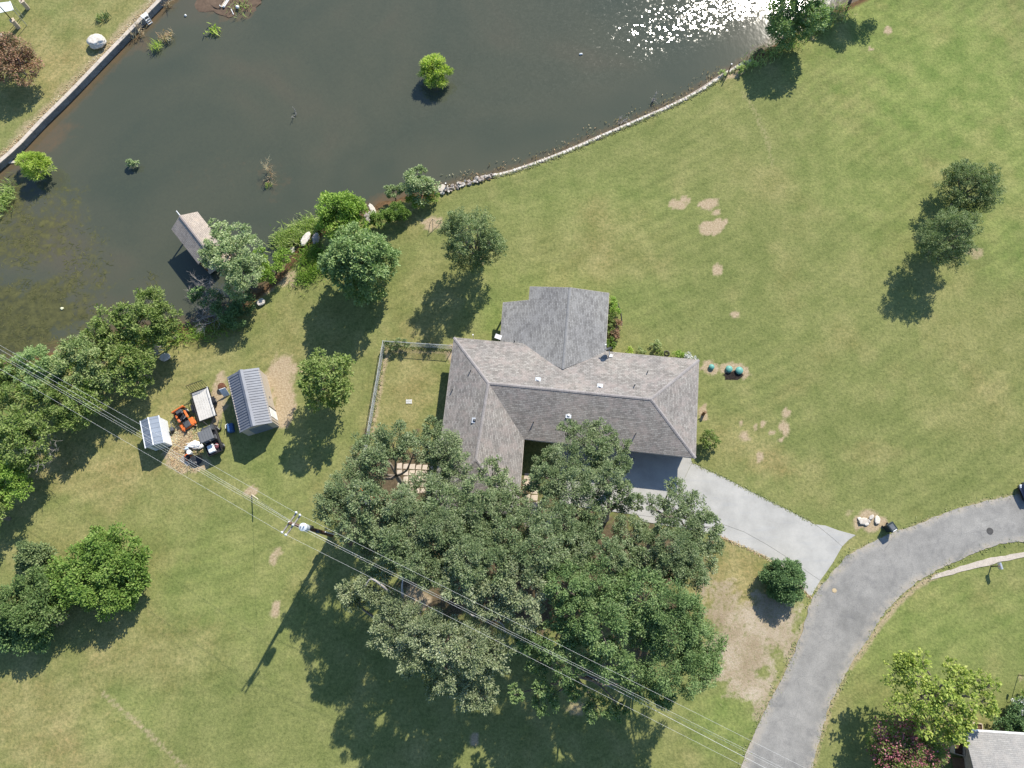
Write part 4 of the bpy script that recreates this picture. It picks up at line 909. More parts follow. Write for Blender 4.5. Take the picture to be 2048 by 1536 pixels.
dead('dead_brush', 'dead fan of grey twigs on the right of a bank tree', 'dead brush', at(62, 885, 3.2), (.85, -.35, .35), 6, 2.1, 6)
dead('dead_brush', 'bare twiggy brush at the edge of the bank trees by the white rock', 'dead brush', at(320, 700, .4), (-.3, -.2, .5), 6, 1.6, 7)
for i, (x, y, s_, lab) in enumerate(((540, 348, 1.6, 'brown dead shrub standing in the middle of the pond'), (275, 75, 1.5, 'orange-brown dead shrub in the water by the concrete wall'), (328, 8, 1.1, 'brown dead twigs at the wall near the top edge'), (1310, 200, .9, 'small grey snag in the water near the white wall'), (1240, 247, .7, 'tiny brown snag close to the white wall'), (592, 232, .6, 'single small snag in open water'))):
    dead('drowned_shrub', lab, 'dead shrub', at(x, y, WL-.05), (0, .1, .8), 5 if s_ > 1 else 3, s_, 20+i, FOL['dry'] if i in (0, 1, 2) else None, 2)

tree('yard_tree', 'light green yard tree between the tan shed and the fence', 'tree', 'yard', dome((672,787), 7.0, 2.6, 1.8, 15, 9), base=(672,790), trunk=.16, l=.22, w=.13, lai=2.2, sub=.25, shell=.45, rk=1.0, zk=1.0)
MG = 'mesquite trees on the east lawn'
tree('mesquite_tree', 'upper of the two dark mesquite trees on the east lawn', 'tree', 'mesq', dome((1903,408), 4.9, 3.15, .9, 16, 12), trunk=.15, l=.17, w=.055, lai=1.75, spiky=1.2, zk=1.0, rk=1.0, flat=.8, sub=.2, shell=.3, group=MG , base=(1903,408))
tree('mesquite_tree', 'lower dark mesquite tree whose shadow falls to its lower left', 'tree', 'mesq', dome((1853,510), 6.2, 3.1, .9, 17, 15), trunk=.16, l=.17, w=.055, lai=1.75, spiky=1.2, zk=1.0, rk=1.0, flat=.8, sub=.2, shell=.3, group=MG , base=(1853,510))
tree('shore_tree', 'leafy tree hanging over the water at the top right shore', 'tree', 'ash', dome((1566,78), 6.2, 3.0, .8, 18, 18), trunk=.2, l=.22, w=.12, lai=3.2, base=(1562,84), zk=1.0, rk=1.0)
tree('shore_tree', 'tree at the top frame edge whose shadow falls on the bank', 'tree', 'mesq', [(1740,-45,36,5),(1770,-60,34,5),(1710,-70,34,5.4),(1740,-85,36,6)], trunk=.16, lai=3.0)
tree('shore_bush', 'pale leafy bush at the shore under the top right tree', 'bush', 'blue', [(1655,40,10,.8),(1640,50,12,.8),(1668,22,9,.6)], trunk=.05, l=.16, w=.1, lai=2.8, low=-.6)
tree('shore_bush', 'yellow-green grassy clump at the end of the white wall', 'bush', 'reed', [(1480,140,8,.4),(1490,130,9,.5),(1505,128,10,.6),(1446,148,7,.3)], trunk=.03, l=.3, w=.05, lai=2.8, low=-.3, spiky=1.2)
tree('red_myrtle', 'reddish crape myrtle at the top left corner of the far lawn', 'tree', 'myr', [(30,105,34,3.4),(55,125,26,3),(10,130,36,3.4),(40,145,28,2.8),(-15,110,34,3.4),(15,90,20,3.8)], trunk=.09, l=.18, w=.11, lai=3.4)
tree('willow_shrub', 'bright yellow-green willow standing alone in the pond', 'bush', 'willow', [(870,138,24,.7),(855,150,18,.3),(888,150,18,.3),(872,158,22,.1),(868,122,14,.8)], trunk=.06, l=.34, w=.06, lai=4.2, spiky=1.3, low=-.2, flat=.9)
tree('willow_shrub', 'yellow-green willow in the mud below the concrete wall', 'bush', 'willow', [(70,328,24,.7),(50,320,16,.4),(90,335,18,.4),(75,345,20,.2)], trunk=.06, l=.34, w=.06, lai=4.0, spiky=1.3, low=-.2, flat=.9)
tree('willow_shrub', 'little pale green bush in open water near the left', 'bush', 'blue', [(262,323,8,-.1),(270,326,7,-.2),(256,327,6,-.2)], trunk=.03, l=.2, w=.09, lai=3.6, low=-.2)
def tuft(label, x, y, n, h, spread, fol='willow', name='water_reeds', cat='reeds', z=WL, wd=.07):
    c0 = at(x, y, z); P = np.array(c0)+np.c_[RNG.randn(n)*spread*.35, RNG.randn(n)*spread*.35, np.full(n, h*.45)]
    D = unit(np.c_[RNG.randn(n)*.35, RNG.randn(n)*.35, np.ones(n)]); V = leaf_quads(P, D, h, wd)
    o = link(name, leaf_mesh(name, [V-np.array(c0)], FOL[fol])); o.location = c0; return tag(o, label, cat)
tuft('bright green reeds left of the pale dead clump', 315, 97, 70, 1.0, .9); tuft('pale dry reeds right of the bright green ones', 335, 78, 90, .9, 1.3, 'dry')
tuft('yellow-green floating leaves in the pond near the top', 428, 64, 40, .7, 1.1, wd=.16); tuft('brownish weeds on the mud flat at the top edge', 480, 12, 110, .6, 2.2, 'reed'); tuft('orange weeds at the foot of the concrete wall', 268, 62, 80, .7, 1.6, 'dry')
tuft('green tip of the drowned shrub in mid pond', 537, 372, 24, .5, .5); tuft('dark weed clump on the far lawn right of the grey one', 216, 35, 60, .6, .7, 'dark', 'lawn_weeds', 'plant', 0); tuft('grey weed clump on the far lawn left of the dark one', 201, 40, 60, .7, .7, 'grey', 'lawn_weeds', 'plant', 0)
def reedbed(label, pts, n, h, fol, z=WL, name='reed_bed', cat='reeds'):
    L_ = resample(smooth([at(x, y, z) for x, y in pts]), 60); idx = RNG.randint(0, 60, n)
    P = np.array([tuple(L_[i]) for i in idx])+np.c_[RNG.randn(n)*.55, RNG.randn(n)*.55, np.full(n, h*.4)]; D = unit(np.c_[RNG.randn(n)*.45, RNG.randn(n)*.45, np.ones(n)])
    o = link(name, leaf_mesh(name, [leaf_quads(P, D, h, .07)], FOL[fol])); return tag(o, label, cat, kind='stuff')
reedbed('band of green reeds in the shallows left of the bright bush', [(560,485),(590,472),(615,458),(635,450)], 2600, .9, 'reed')
reedbed('thin reeds along the water by the left algae', [(20,380),(10,400),(-5,420)], 500, .8, 'reed')
reedbed('rough weeds on the bank below the upright slab', [(600,520),(625,505),(640,520),(625,545),(600,560)], 1800, .5, 'lime', 0, 'bank_weeds', 'weeds')
reedbed('rough grass along the top right shore', [(1500,128),(1540,105),(1600,72),(1650,42),(1690,18)], 1500, .6, 'reed', -.1, 'bank_weeds', 'weeds')
reedbed('weeds growing on the muddy bank under the trees', [(60,740),(150,720),(240,690),(330,675),(400,665),(460,650)], 2500, .6, 'lime', -.1, 'bank_weeds', 'weeds')
reedbed('brown stubble in the shallows along the white wall', [(900,365),(985,344),(1110,304),(1230,252),(1350,198),(1440,146)], 420, .35, 'dry')
def edge_grass(label, pts, n, fol, spread=.16):
    L_ = resample(pts, 400); idx = RNG.randint(0, 400, n)
    keep_ = np.array([noise.noise(Vector((i*.11, n*.01, 0))) for i in range(400)])[idx] > RNG.uniform(-.5, .35, n); idx = idx[keep_]; n = len(idx)
    P = np.array([tuple(L_[i]) for i in idx])+np.c_[RNG.randn(n)*spread, RNG.randn(n)*spread, np.full(n, .05)]; D = unit(np.c_[RNG.randn(n), RNG.randn(n), np.full(n, .12)])
    return tag(link('edge_grass', leaf_mesh('edge_grass', [leaf_quads(P, D, .24, .06)], FOL[fol])), label, 'grass', kind='stuff')
edge_grass('ragged grass creeping over the inner road edge', RN, 1700, 'turf', .22); edge_grass('ragged grass creeping over the outer road edge', RS, 1700, 'turf', .22)
edge_grass('grass fringe along the upper driveway edge', [at(x, y) for x, y in TOP], 1300, 'turf', .08); edge_grass('dry fringe along the lower driveway edge', [at(x, y) for x, y in ((1439,1072),(1489,1094),(1536,1116),(1568,1139),(1600,1173),(1621,1195))], 900, 'dry', .08)
edge_grass('grass growing over the top of the white stone wall', [q+Vector((.1, -.25, 0)) for q in Ls], 2600, 'turf', .14); edge_grass('dry grass along the concrete wall', [at(x, y)+Vector((-.5, .45, 0)) for x, y in WALL_W[3:12]], 2200, 'dry', .2)
edge_grass('weeds along the foot of the yard fence', [fc_ for fc_ in (at(904,700), at(770,692), at(733,905))], 1800, 'turf', .12)
n = 2600; X_, Y_ = RNG.uniform(335, 412, n), RNG.uniform(835, 945, n)
ok = ((X_-368)/36)**2+((Y_-892)/50)**2+RNG.randn(n)*.25 < 1.0; P = np.array([tuple(at(x, y, .04)) for x, y in zip(X_[ok], Y_[ok])]); D = unit(np.c_[RNG.randn(len(P)), RNG.randn(len(P)), np.full(len(P), .2)])
tag(link('scattered_straw', leaf_mesh('scattered_straw', [leaf_quads(P, D, .3, .05)], FOL['dry'])), 'straw and dry cuttings scattered round the parked equipment', 'straw', kind='stuff')
# floating weed over the shallow west end
n = 9000; pa, pb = RNG.uniform(-64, -26, n*6), RNG.uniform(14, 52, n*6)
X_, Y_ = px_of(pa, pb, WL); g1 = np.zeros(len(pa))
for (x, y, rx, ry, s_) in ((60,615,110,60,1),(20,660,110,60,1),(40,470,80,70,.7),(100,430,70,50,.4),(170,560,60,60,.5),(150,490,60,50,.4),(20,400,50,60,.7),(210,630,60,40,.5),(300,555,35,15,.4)):
    g1 = np.maximum(g1, s_*np.clip(1.25-np.sqrt(((X_-x)/rx)**2+((Y_-y)/ry)**2), 0, 1))
ok = (RNG.rand(len(pa)) < g1*np.clip((fbm(pa, pb, .8, 77)-.42)*5, 0, 1)) & (pond_sd(pa, pb) < -.3); pa, pb = pa[ok][:n], pb[ok][:n]; k = len(pa)
th_ = RNG.rand(k)*6.28; D = np.c_[np.cos(th_), np.sin(th_), np.zeros(k)]; Sd = np.c_[-np.sin(th_), np.cos(th_), np.zeros(k)]
Lh, Wh = RNG.uniform(.08, .34, k)[:, None], RNG.uniform(.02, .05, k)[:, None]; P = np.c_[pa, pb, np.full(k, WL+.012)+RNG.rand(k)*.01]
tag(link('floating_weed', leaf_mesh('floating_weed', [np.stack([P-D*Lh, P+Sd*Wh, P+D*Lh, P-Sd*Wh], 1).reshape(-1, 3)], FOL['weed'])), 'strands of yellow-green weed floating over the shallow west end', 'pond weed', kind='stuff')

LG = 'tall shrubs on the lower left lawn'
def lsh(label, fol, blobs, **k): return tree('tall_shrub', label, 'shrub', fol, blobs, group=LG, trunk=.12, l=.2, w=.13, lai=4.0, low=-.6, zk=.9, rk=1.2, **k)
lsh('largest bright shrub at the upper right of the lower left clump', 'bush', [(225,1090,34,3.2),(195,1110,32,3),(250,1115,30,2.8),(225,1135,36,3),(262,1155,26,2.2),(205,1080,22,3)])
lsh('bright shrub in the middle of the lower left clump', 'bush', [(150,1125,30,2.8),(135,1150,28,2.6),(175,1165,36,3),(145,1185,32,2.6),(215,1185,32,2.6),(245,1185,26,2)])
lsh('olive shrub on the left side of the lower left clump', 'bushd', [(65,1185,34,3),(40,1210,34,3),(85,1220,34,2.8),(55,1245,32,2.6),(95,1190,24,2.6)])
lsh('dark low shrub at the bottom left of the clump', 'dark', [(20,1255,30,1.8),(60,1270,26,1.6),(-10,1240,30,1.8),(85,1255,20,1.4)])
lsh('small thin dark shrub apart at the top of the clump', 'mesq', [(65,1105,22,2.2),(90,1108,16,1.8),(50,1120,18,1.8),(75,1125,18,1.6)])
tree('dead_leaf_bush', 'small bush with orange dead leaves in the shrub clump', 'bush', 'dry', [(118,1235,12,1.6),(108,1240,9,1.4),(128,1236,9,1.4)], trunk=.04, l=.16, w=.11, lai=2.4)
tree('round_hedge_bush', 'clipped round dark green bush beside the driveway', 'bush', 'dark', [(1567,1160,34,1.5),(1552,1155,22,1.6),(1582,1158,22,1.6),(1567,1172,24,1.4),(1567,1147,22,1.6)], trunk=.12, l=.13, w=.09, lai=4.4, low=-.7, sub=.26, shell=.75)
tree('sycamore_tree', 'spreading yellow-green tree on the corner lawn by the neighbour', 'tree', 'syc', [(1810,1325,20,6),(1840,1315,18,6),(1785,1345,22,5.8),(1825,1350,26,6.4),(1905,1335,18,6),(1920,1360,22,6),(1960,1360,18,5.4),(1985,1370,14,5),(1845,1395,32,6.4),(1880,1380,26,6.6),(1895,1415,28,6.2),(1930,1400,24,5.8),(1970,1405,20,5.2),(1980,1420,16,4.8),(1850,1440,28,5.4),(1900,1455,26,5),(1800,1410,24,5.8),(1925,1440,20,4.8),(1880,1470,22,4.4),(1915,1475,16,4.2)], base=(1850,1395), trunk=.2, l=.24, w=.17, lai=1.9, sub=.27, rk=1.0, zk=.85)
tree('crape_myrtle', 'pink flowering crape myrtle at the bottom right', 'tree', 'yard', [(1780,1470,26,3.4),(1820,1480,26,3.4),(1790,1510,28,3.2),(1835,1510,24,3),(1860,1500,20,2.6),(1805,1530,26,3),(1765,1500,18,2.6),(1775,1545,24,2.8)], trunk=.1, l=.18, w=.1, lai=2.6, extra=('pink', .62), rk=1.3)
tree('hedge_bush', 'dark green bush by the neighbour roof at the right edge', 'bush', 'dark', [(2025,1445,20,1.2),(2050,1440,24,1.4),(2005,1452,14,1),(2035,1455,18,1)], trunk=.06, l=.15, w=.09, lai=3.8, low=-.6)
tree('white_flower_bush', 'white flowering bush cut by the right frame edge', 'bush', 'bush', [(2045,1412,14,1.2),(2060,1405,18,1.2),(2045,1428,12,1)], trunk=.05, l=.14, w=.09, lai=3.0, low=-.6, extra=('white', .8))
tree('young_shrub', 'small loose shrub on the lawn east of the house', 'bush', 'yard', [(1418,875,13,1.3),(1410,885,10,.9),(1428,884,10,.9),(1424,868,8,1.4)], trunk=.05, l=.2, w=.08, lai=2.4, spiky=1.0)
tree('fence_vine', 'leafy vine growing over the chain-link corner', 'vine', 'mesq', [(800,686,9,.9),(790,690,9,.7),(810,688,8,.8),(776,684,6,.9)], trunk=.03, l=.14, w=.09, lai=2.6)
BED = 'plants in the bed along the rear wing'
for i, (x, y, r, f_, lab) in enumerate(((1224,603,9,'lime','grassy plant at the top of the wing flower bed'),(1228,620,11,'lime','bright green plant second from the top of the wing bed'),(1224,637,10,'yard','green plant above the reddish ones in the wing bed'),(1234,648,10,'myr','reddish plant in the middle of the wing bed'),(1222,660,10,'yard','yellow-green plant below the reddish one in the wing bed'),(1230,668,9,'myr','second reddish plant lower in the wing bed'),(1222,685,9,'bush','last green plant of the wing bed near the dish'))):
    tree('bed_plant', lab, 'plant', f_, [(x, y, r, .5), (x+3, y+5, r*.7, .4)], trunk=.02, l=.2, w=.07, lai=2.8, low=-.5, spiky=1.0, group=BED)
for i, (x, y, r, f_, lab) in enumerate(((1258,702,7,'willow','short pale plant nearest the dish along the north wall'),(1283,700,7,'grey','pale bush in the middle of the north wall bed'),(1312,690,9,'grey','tall pale stalks at the north wall'),(1318,706,7,'yard','low plant below the tall pale stalks'),(1358,710,9,'lime','bright plant right of the black hoop'),(1375,711,7,'white','white flowers near the east end of the north wall'),(1388,717,5,'white','last small white flowers at the house corner'))):
    tree('bed_plant', lab, 'plant', f_, [(x, y, r, .4), (x+4, y+2, r*.7, .3)], trunk=.02, l=.18, w=.07, lai=2.2, low=-.5, spiky=1.0, group='plants along the north wall')

# ------------------------------------------------------------------ boathouse
b0, b1, bR = at(342.5,458.5,1.7), at(395,423.5,1.7), at(364,437,2.75)
ba = (at(387,516,1.7)-b0).normalized(); BL_ = 4.9
bw = (b1-b0); bw = bw-ba*bw.dot(ba); b1 = b0+bw; mid = b0+bw*.5; bR = Vector((mid.x, mid.y, 2.7))
boat = thing('boathouse', 'small boathouse with pale brown gable roof standing in the pond', 'boathouse', (mid+ba*BL_*.5)*1.0-Vector((0, 0, 1.7-WL)))
slope('roof_slope', [b0, bR, bR+ba*BL_, b0+ba*BL_], SH_BOAT, boat, .08); slope('roof_slope', [b1, bR, bR+ba*BL_, b1+ba*BL_], SH_BOAT, boat, .08)
ridge(boat, bR, bR+ba*BL_, SH_BOAT)
for f_ in (.05, .5, .95):
    for q in (b0+bw*.06, b0+bw*.94):
        p_ = q+ba*BL_*f_; MB().tube([(p_.x, p_.y, -2), (p_.x, p_.y, 1.66)], .09, 8).build('post', WOOD, boat)
for q in (b0+bw*.06, b0+bw*.94):
    e0, e1 = q+ba*.05, q+ba*(BL_-.05); MB().tube([(e0.x, e0.y, 1.58), (e1.x, e1.y, 1.58)], .07, 6).build('beam', WOOD, boat)
for i in range(16):
    c0 = mid+ba*(BL_*.36+i*.22); MB().box((c0.x, c0.y, -.38), (bw.length*.9, .19, .05), math.atan2(bw.y, bw.x)).build('deck_board', PALEWOOD, boat)
for s_, e_ in ((0, 0), (1, BL_)):
    c0 = ba*e_; n_ = -ba if e_ == 0 else ba; k_ = ba*(.06 if e_ == 0 else -.06)
    MB().add([b0+c0+k_-Vector((0, 0, .02)), b1+c0+k_-Vector((0, 0, .02)), bR+c0+k_-Vector((0, 0, .09))], [(0, 1, 2), (2, 1, 0)][:1]).build('gable_board', PALEWOOD, boat)
MB().tube([bR-ba*.05+Vector((0, 0, -.1)), bR-ba*.55+Vector((0, 0, .12))], .05, 8).build('white_pipe', WHITE, boat)

# ------------------------------------------------------------------ chain-link fence
fen = thing('chain_link_fence', 'low chain-link fence closing the small yard beside the west wing', 'fence', at(770, 690))
FH = 1.2; ZINC = plain('fence_zinc', (.42, .44, .43), .5, .5)
fc, fe, fs_ = at(770,690), at(905,699), at(733,905)
for a, c_ in ((fc, fe), (fc, fs_)):
    L_ = (c_-a).length; n_ = max(2, round(L_/2.4)); d = (c_-a)/L_
    for i in range(n_+1):
        if i == 0 and a is fc and c_ is fs_: continue
        q = a+d*L_*i/n_; MB().tube([q-Vector((0, 0, .1)), q+Vector((0, 0, FH+.06))], .035, 8).build('post', ZINC, fen)
    MB().tube([a+Vector((0, 0, FH)), c_+Vector((0, 0, FH))], .028, 8).build('top_rail', ZINC, fen)
    mb = MB(); st_ = .13; nn = int((L_+FH)/st_)
    for i in range(nn):                                 # two families of slanting wires
        for sg_ in (1, -1):
            u0 = i*st_-(FH if sg_ > 0 else 0); u1 = u0+FH*sg_ if sg_ > 0 else u0-FH
            z0, z1 = .03, FH-.03
            def clip(u): return max(0.0, min(L_, u))
            ua, ub = u0, (u0+FH if sg_ > 0 else u0-FH)
            if (ua < 0 and ub < 0) or (ua > L_ and ub > L_): continue
            ca, cb = clip(ua), clip(ub); za = z0+(z1-z0)*abs(ca-ua)/FH; zb_ = z0+(z1-z0)*abs(cb-ua)/FH
            mb.tube([a+d*ca+Vector((0, 0, za)), a+d*cb+Vector((0, 0, zb_))], .006, 3, False)
    o = mb.build('wire_mesh', ZINC, fen); tag(o, kind='stuff')
rk = thing('plastic_rack', 'small white slatted rack lying on the yard grass', 'rack', at(818, 803))
for i in range(6): MB().box(at(818, 803, .05)+Vector((-.25+i*.1, 0, 0)), (.045, .42, .03), .04).build('slat', WHITE, rk)
for s_ in (-1, 1): MB().box(at(818, 803, .03)+Vector((0, s_*.12, -.012)), (.55, .04, .02), .04).build('crossbar', WHITE, rk)

# ------------------------------------------------------------------ utility pole and wires
pb = at(664, 1070); PT = 12.6; POLEW = plain('pole_wood', (.12, .07, .045), .9, 0, .35, 5)
pole = thing('utility_pole', 'tall wooden utility pole with double crossarm and silver transformer', 'utility pole', pb)
MB().tube([pb-Vector((0, 0, .2)), pb+Vector((0, 0, 6)), pb+Vector((0, 0, PT))], [.19, .16, .12], 12).build('post', POLEW, pole, smooth=True)
ca, cb = at(600.5, 1026.5, 12.15), at(570.5, 1068.5, 12.15); cd = (cb-ca).normalized(); cs = Vector((-cd.y, cd.x, 0))
pc = Vector((pb.x, pb.y, 12.15)); half = (cb-ca).length/2
ca, cb = pc-cd*half, pc+cd*half
CW = plain('crossarm_wood', (.27, .25, .22), .9, 0, .3, 6)
for s_ in (-1, 1): MB().hexa([v+cs*s_*.17+Vector((0, 0, dz)) for dz in (-.06, .06) for v in (ca-cs*.05, cb-cs*.05, cb+cs*.05, ca+cs*.05)]).build('crossarm', CW, pole)
CER = plain('insulator_grey', (.62, .64, .66), .3, 0, .1)
INS = []
for f_ in (0.03, .97, .5):
    for s_ in (-1, 1):
        q = ca.lerp(cb, f_)+cs*s_*.17+Vector((0, 0, .06)); MB().lathe([(.03, 0), (.07, .04), (.09, .1), (.05, .13), (.07, .18), (.03, .22)], q, 10).build('insulator', CER, pole)
tf = pb+Vector((.42, -.12, 10.2)); to = MB().lathe([(.05, -.55), (.27, -.52), (.29, -.45), (.29, .42), (.31, .44), (.31, .48), (.16, .56), (.03, .57)], tf, 18).build('transformer', plain('transformer_grey', (.58, .62, .64), .4, .2, .1), pole, smooth=False)
for s_ in (-.12, .12): MB().lathe([(.03, 0), (.06, .06), (.045, .12), (.06, .18), (.02, .26)], tf+Vector((s_, .06, .53)), 8).build('bushing', CER, to)
MB().box(tf+Vector((-.32, .08, 0)), (.2, .1, .5)).build('bracket', DGREY, to)
for (z_, dx, dy, s_) in ((8.0, .28, .1, (.22, .2, .9)), (5.6, .25, -.12, (.3, .22, .7)), (2.2, -.25, .05, (.24, .2, .6))): MB().bbox(pb+Vector((dx, dy, z_)), s_, .2, .03).build('switch_box', DGREY, pole)
MB().tube([pb+Vector((.2, .05, .1)), pb+Vector((.2, .05, 3.2))], .05, 8).build('conduit', CER, pole)
ALU, t, b = newmat('aluminium_wire'); setb(t, b, (.55, .55, .53), .6, .1)
def wire(label, p0, p1, sag, r=.0065, name='power_line'):
    p0, p1 = Vector(p0), Vector(p1); P = []
    for i in range(33): u = i/32; q = p0.lerp(p1, u); P.append(q-Vector((0, 0, sag*4*u*(1-u))))
    return tag(MB().tube(P, r, 5).build(name, ALU), label, 'cable', 'wires on the utility pole')
eN, eS, eM, eM2 = ca.lerp(cb, .03)+Vector((0, 0, .3)), ca.lerp(cb, .97)+Vector((0, 0, .3)), ca.lerp(cb, .44)+Vector((0, 0, .3)), ca.lerp(cb, .52)+Vector((0, 0, .25))
wire('upper left wire running to the pole, farthest up the picture', eN, at(-640, 332, 12.4), 1.0); wire('lowest left wire running to the pole', eS, at(-640, 372, 12.4), 1.0)
wire('middle left wire, upper of the close pair', eM, at(-640, 345, 12.4), 1.0); wire('middle left wire, lower of the close pair', eM2, at(-640, 350, 12.2), 1.0)
wire('upper right wire running over the oaks', eN, at(2100, 1783, 12.4), 1.0); wire('lowest right wire running over the oaks', eS, at(2100, 1846, 12.4), 1.0)
wire('middle right wire, upper of the close pair over the oaks', eM, at(2100, 1806, 12.4), 1.0); wire('middle right wire, lower of the close pair over the oaks', eM2, at(2100, 1811, 12.2), 1.0)
wire('thick lower cable right of the pole under the other wires', pb+Vector((.1, -.1, 8.8)), at(2000, 1782, 8.8), .7, .013)
wire('thin service wire from the pole towards the left', pb+Vector((-.1, 0, 9.4)), at(-560, 372, 9.4), .8, .008)
ga = at(503.5, 989.6); gt = pb+Vector((0, 0, 11.2)); gd = (gt-ga).normalized()
gy_ = thing('guy_wire', 'guy wire with a pale plastic guard anchored in the lawn left of the pole', 'guy wire', ga)
MB().tube([ga, gt], .008, 5).build('strand', STEEL, gy_); MB().tube([ga+gd*.05, ga+gd*2.3], .045, 8).build('guard', plain('cream_plastic', (.74, .66, .50), .5, 0, .08), gy_)
MB().tube([ga-gd*.2, ga+gd*.06], .03, 6).build('anchor_rod', RUST, gy_)

# ------------------------------------------------------------------ tan metal shed
sSE, sNE, sSW = at(558.6,852.8), at(534,752), at(497,871)
e1 = (sNE-sSE).normalized(); e2 = Vector((-e1.y, e1.x, 0)); LEN, WID = (sNE-sSE).length, (sSW-sSE).length
HE, HR = 2.25, 2.95
shed = thing('tan_metal_shed', 'tan shed with a grey ribbed metal gable roof', 'shed', sSE)
def sp(u, v, z): q = sSE+e1*u+e2*v; return Vector((q.x, q.y, z))
TAN = plain('tan_siding', (.42, .37, .31), .6, .1, .08, 3); GROOF = plain('slate_metal_roof', (.165, .177, .205), .55, .1, .2, 1.4)
MB().prism([tuple(sp(u, v, 0)[:2]) for u, v in ((0, 0), (LEN, 0), (LEN, WID), (0, WID))], -.05, HE).build('wall', TAN, shed)
for u in (.0, LEN): MB().prism([(0, 0), (1, 0), (.5, 1)], 0, 0).v if False else MB().add([sp(u+.03*(1 if u == 0 else -1), 0.02, HE), sp(u+.03*(1 if u == 0 else -1), WID-.02, HE), sp(u+.03*(1 if u == 0 else -1), WID/2, HR-.03)], [(0, 1, 2)]).build('gable', TAN, shed)
npan = 22; ov = .16; lo_u, hi_u = -ov, LEN+ov
for s_ in (0, 1):
    v0, v1 = (-.03, WID/2) if s_ == 0 else (WID+.05, WID/2); z0 = HE-.06; z1 = HR
    for i in range(npan):
        a = lo_u+(hi_u-lo_u)*i/npan; c_ = lo_u+(hi_u-lo_u)*(i+1)/npan; rb = .035
        q = MB(); n_ = Vector((0, 0, 1))
        q.hexa([sp(a+rb, v0, z0-.02), sp(c_, v0, z0-.02), sp(c_, v1, z1-.02), sp(a+rb, v1, z1-.02), sp(a+rb, v0, z0), sp(c_, v0, z0), sp(c_, v1, z1), sp(a+rb, v1, z1)])
        q.hexa([sp(a, v0, z0-.02), sp(a+rb-.002, v0, z0-.02), sp(a+rb-.002, v1, z1-.02), sp(a, v1, z1-.02), sp(a, v0, z0+.05), sp(a+rb-.002, v0, z0+.05), sp(a+rb-.002, v1, z1+.05), sp(a, v1, z1+.05)])
        q.build('roof_panel', GROOF, shed)
MB().add([sp(lo_u-.02, WID/2-.22, HR-.03), sp(hi_u+.02, WID/2-.22, HR-.03), sp(hi_u+.02, WID/2, HR+.085), sp(lo_u-.02, WID/2, HR+.085), sp(hi_u+.02, WID/2+.22, HR-.03), sp(lo_u-.02, WID/2+.22, HR-.03)], [(0, 1, 2, 3), (3, 2, 4, 5), (0, 3, 5), (1, 4, 2)]).build('ridge_cap', GROOF, shed)
def sd_box(u0, u1, v0, v1, z0, z1, nm, mat): return MB().hexa([sp(u, v, z) for z in (z0, z1) for u, v in ((u0, v0), (u1, v0), (u1, v1), (u0, v1))]).build(nm, mat, shed)
ru = sd_box(-.035, -.004, .55, 2.25, .05, 1.85, 'roll_up_door', plain('blue_grey_door', (.20, .23, .26), .5, .3, .1))
for i in range(9): MB().hexa([sp(u, v, z) for z in (.08+i*.2, .2+i*.2) for u, v in ((-.05, .6), (-.036, .6), (-.036, 2.2), (-.05, 2.2))]).build('door_slat', MATS['blue_grey_door'], ru)
sd_box(.55, 1.45, -.04, -.004, .05, 1.9, 'side_door', WHITE); sd_box(1.5, 1.58, -.05, -.004, .05, 1.95, 'dark_gap_strip', BLACK); sd_box(2.6, 2.75, -.05, -.004, .9, 1.05, 'meter_box', DGREY); sd_box(.2, .26, -.04, -.004, .02, 2.0, 'downpipe', TAN)  # solid black strip paints the shade of the gap by the side door

# ------------------------------------------------------------------ small silver shed
vSE, vSW, vNE = at(345,891), at(311.5,902), at(335,842)
f1 = (vNE-vSE).normalized(); f2 = Vector((-f1.y, f1.x, 0)); VL, VW = (vNE-vSE).length, (vSW-vSE).length
VE, VR = 1.82, 2.12
def vp(u, v, z): q = vSE+f1*u+f2*v; return Vector((q.x, q.y, z))
vs_ = thing('silver_shed', 'small silver metal shed with white side standing under the wires', 'shed', vSE)
SILV = plain('silver_sheet', (.165, .195, .24), .55, .1, .2, 1.6); WSID = plain('white_sheet', (.72, .74, .76), .5, .1, .06, 2)
MB().prism([tuple(vp(u, v, 0)[:2]) for u, v in ((0, 0), (VL, 0), (VL, VW), (0, VW))], -.05, VE).build('wall', WSID, vs_)
for u in (.02, VL-.02): MB().add([vp(u, .01, VE), vp(u, VW-.01, VE), vp(u, VW*.5, VR-.02)], [(0, 1, 2)]).build('gable', WSID, vs_)
for s_ in (0, 1):
    va, vb_ = (-.08, VW*.5) if s_ == 0 else (VW+.08, VW*.5)
    for i in range(12):
        a = -.09+(VL+.18)*i/12; c_ = -.09+(VL+.18)*(i+1)/12-.004; dz = .02 if i % 2 else 0
        MB().hexa([vp(a, va, VE-.04), vp(c_, va, VE-.04), vp(c_, vb_, VR-.02), vp(a, vb_, VR-.02), vp(a, va, VE-.02+dz), vp(c_, va, VE-.02+dz), vp(c_, vb_, VR+dz), vp(a, vb_, VR+dz)]).build('roof_sheet', SILV, vs_)
MB().add([vp(-.1, VW*.5-.05, VR+.01), vp(VL+.1, VW*.5-.05, VR+.01), vp(VL+.1, VW*.5, VR+.05), vp(-.1, VW*.5, VR+.05), vp(VL+.1, VW*.5+.05, VR+.01), vp(-.1, VW*.5+.05, VR+.01)], [(0, 1, 2, 3), (3, 2, 4, 5)]).build('ridge_cap', WSID, vs_)
for v0, v1 in ((-.1, -.02), (VW+.02, VW+.1)): MB().hexa([vp(u, v, z) for z in (VE-.07, VE+.03) for u, v in ((-.1, v0), (VL+.1, v0), (VL+.1, v1), (-.1, v1))]).build('eave_trim', WSID, vs_)
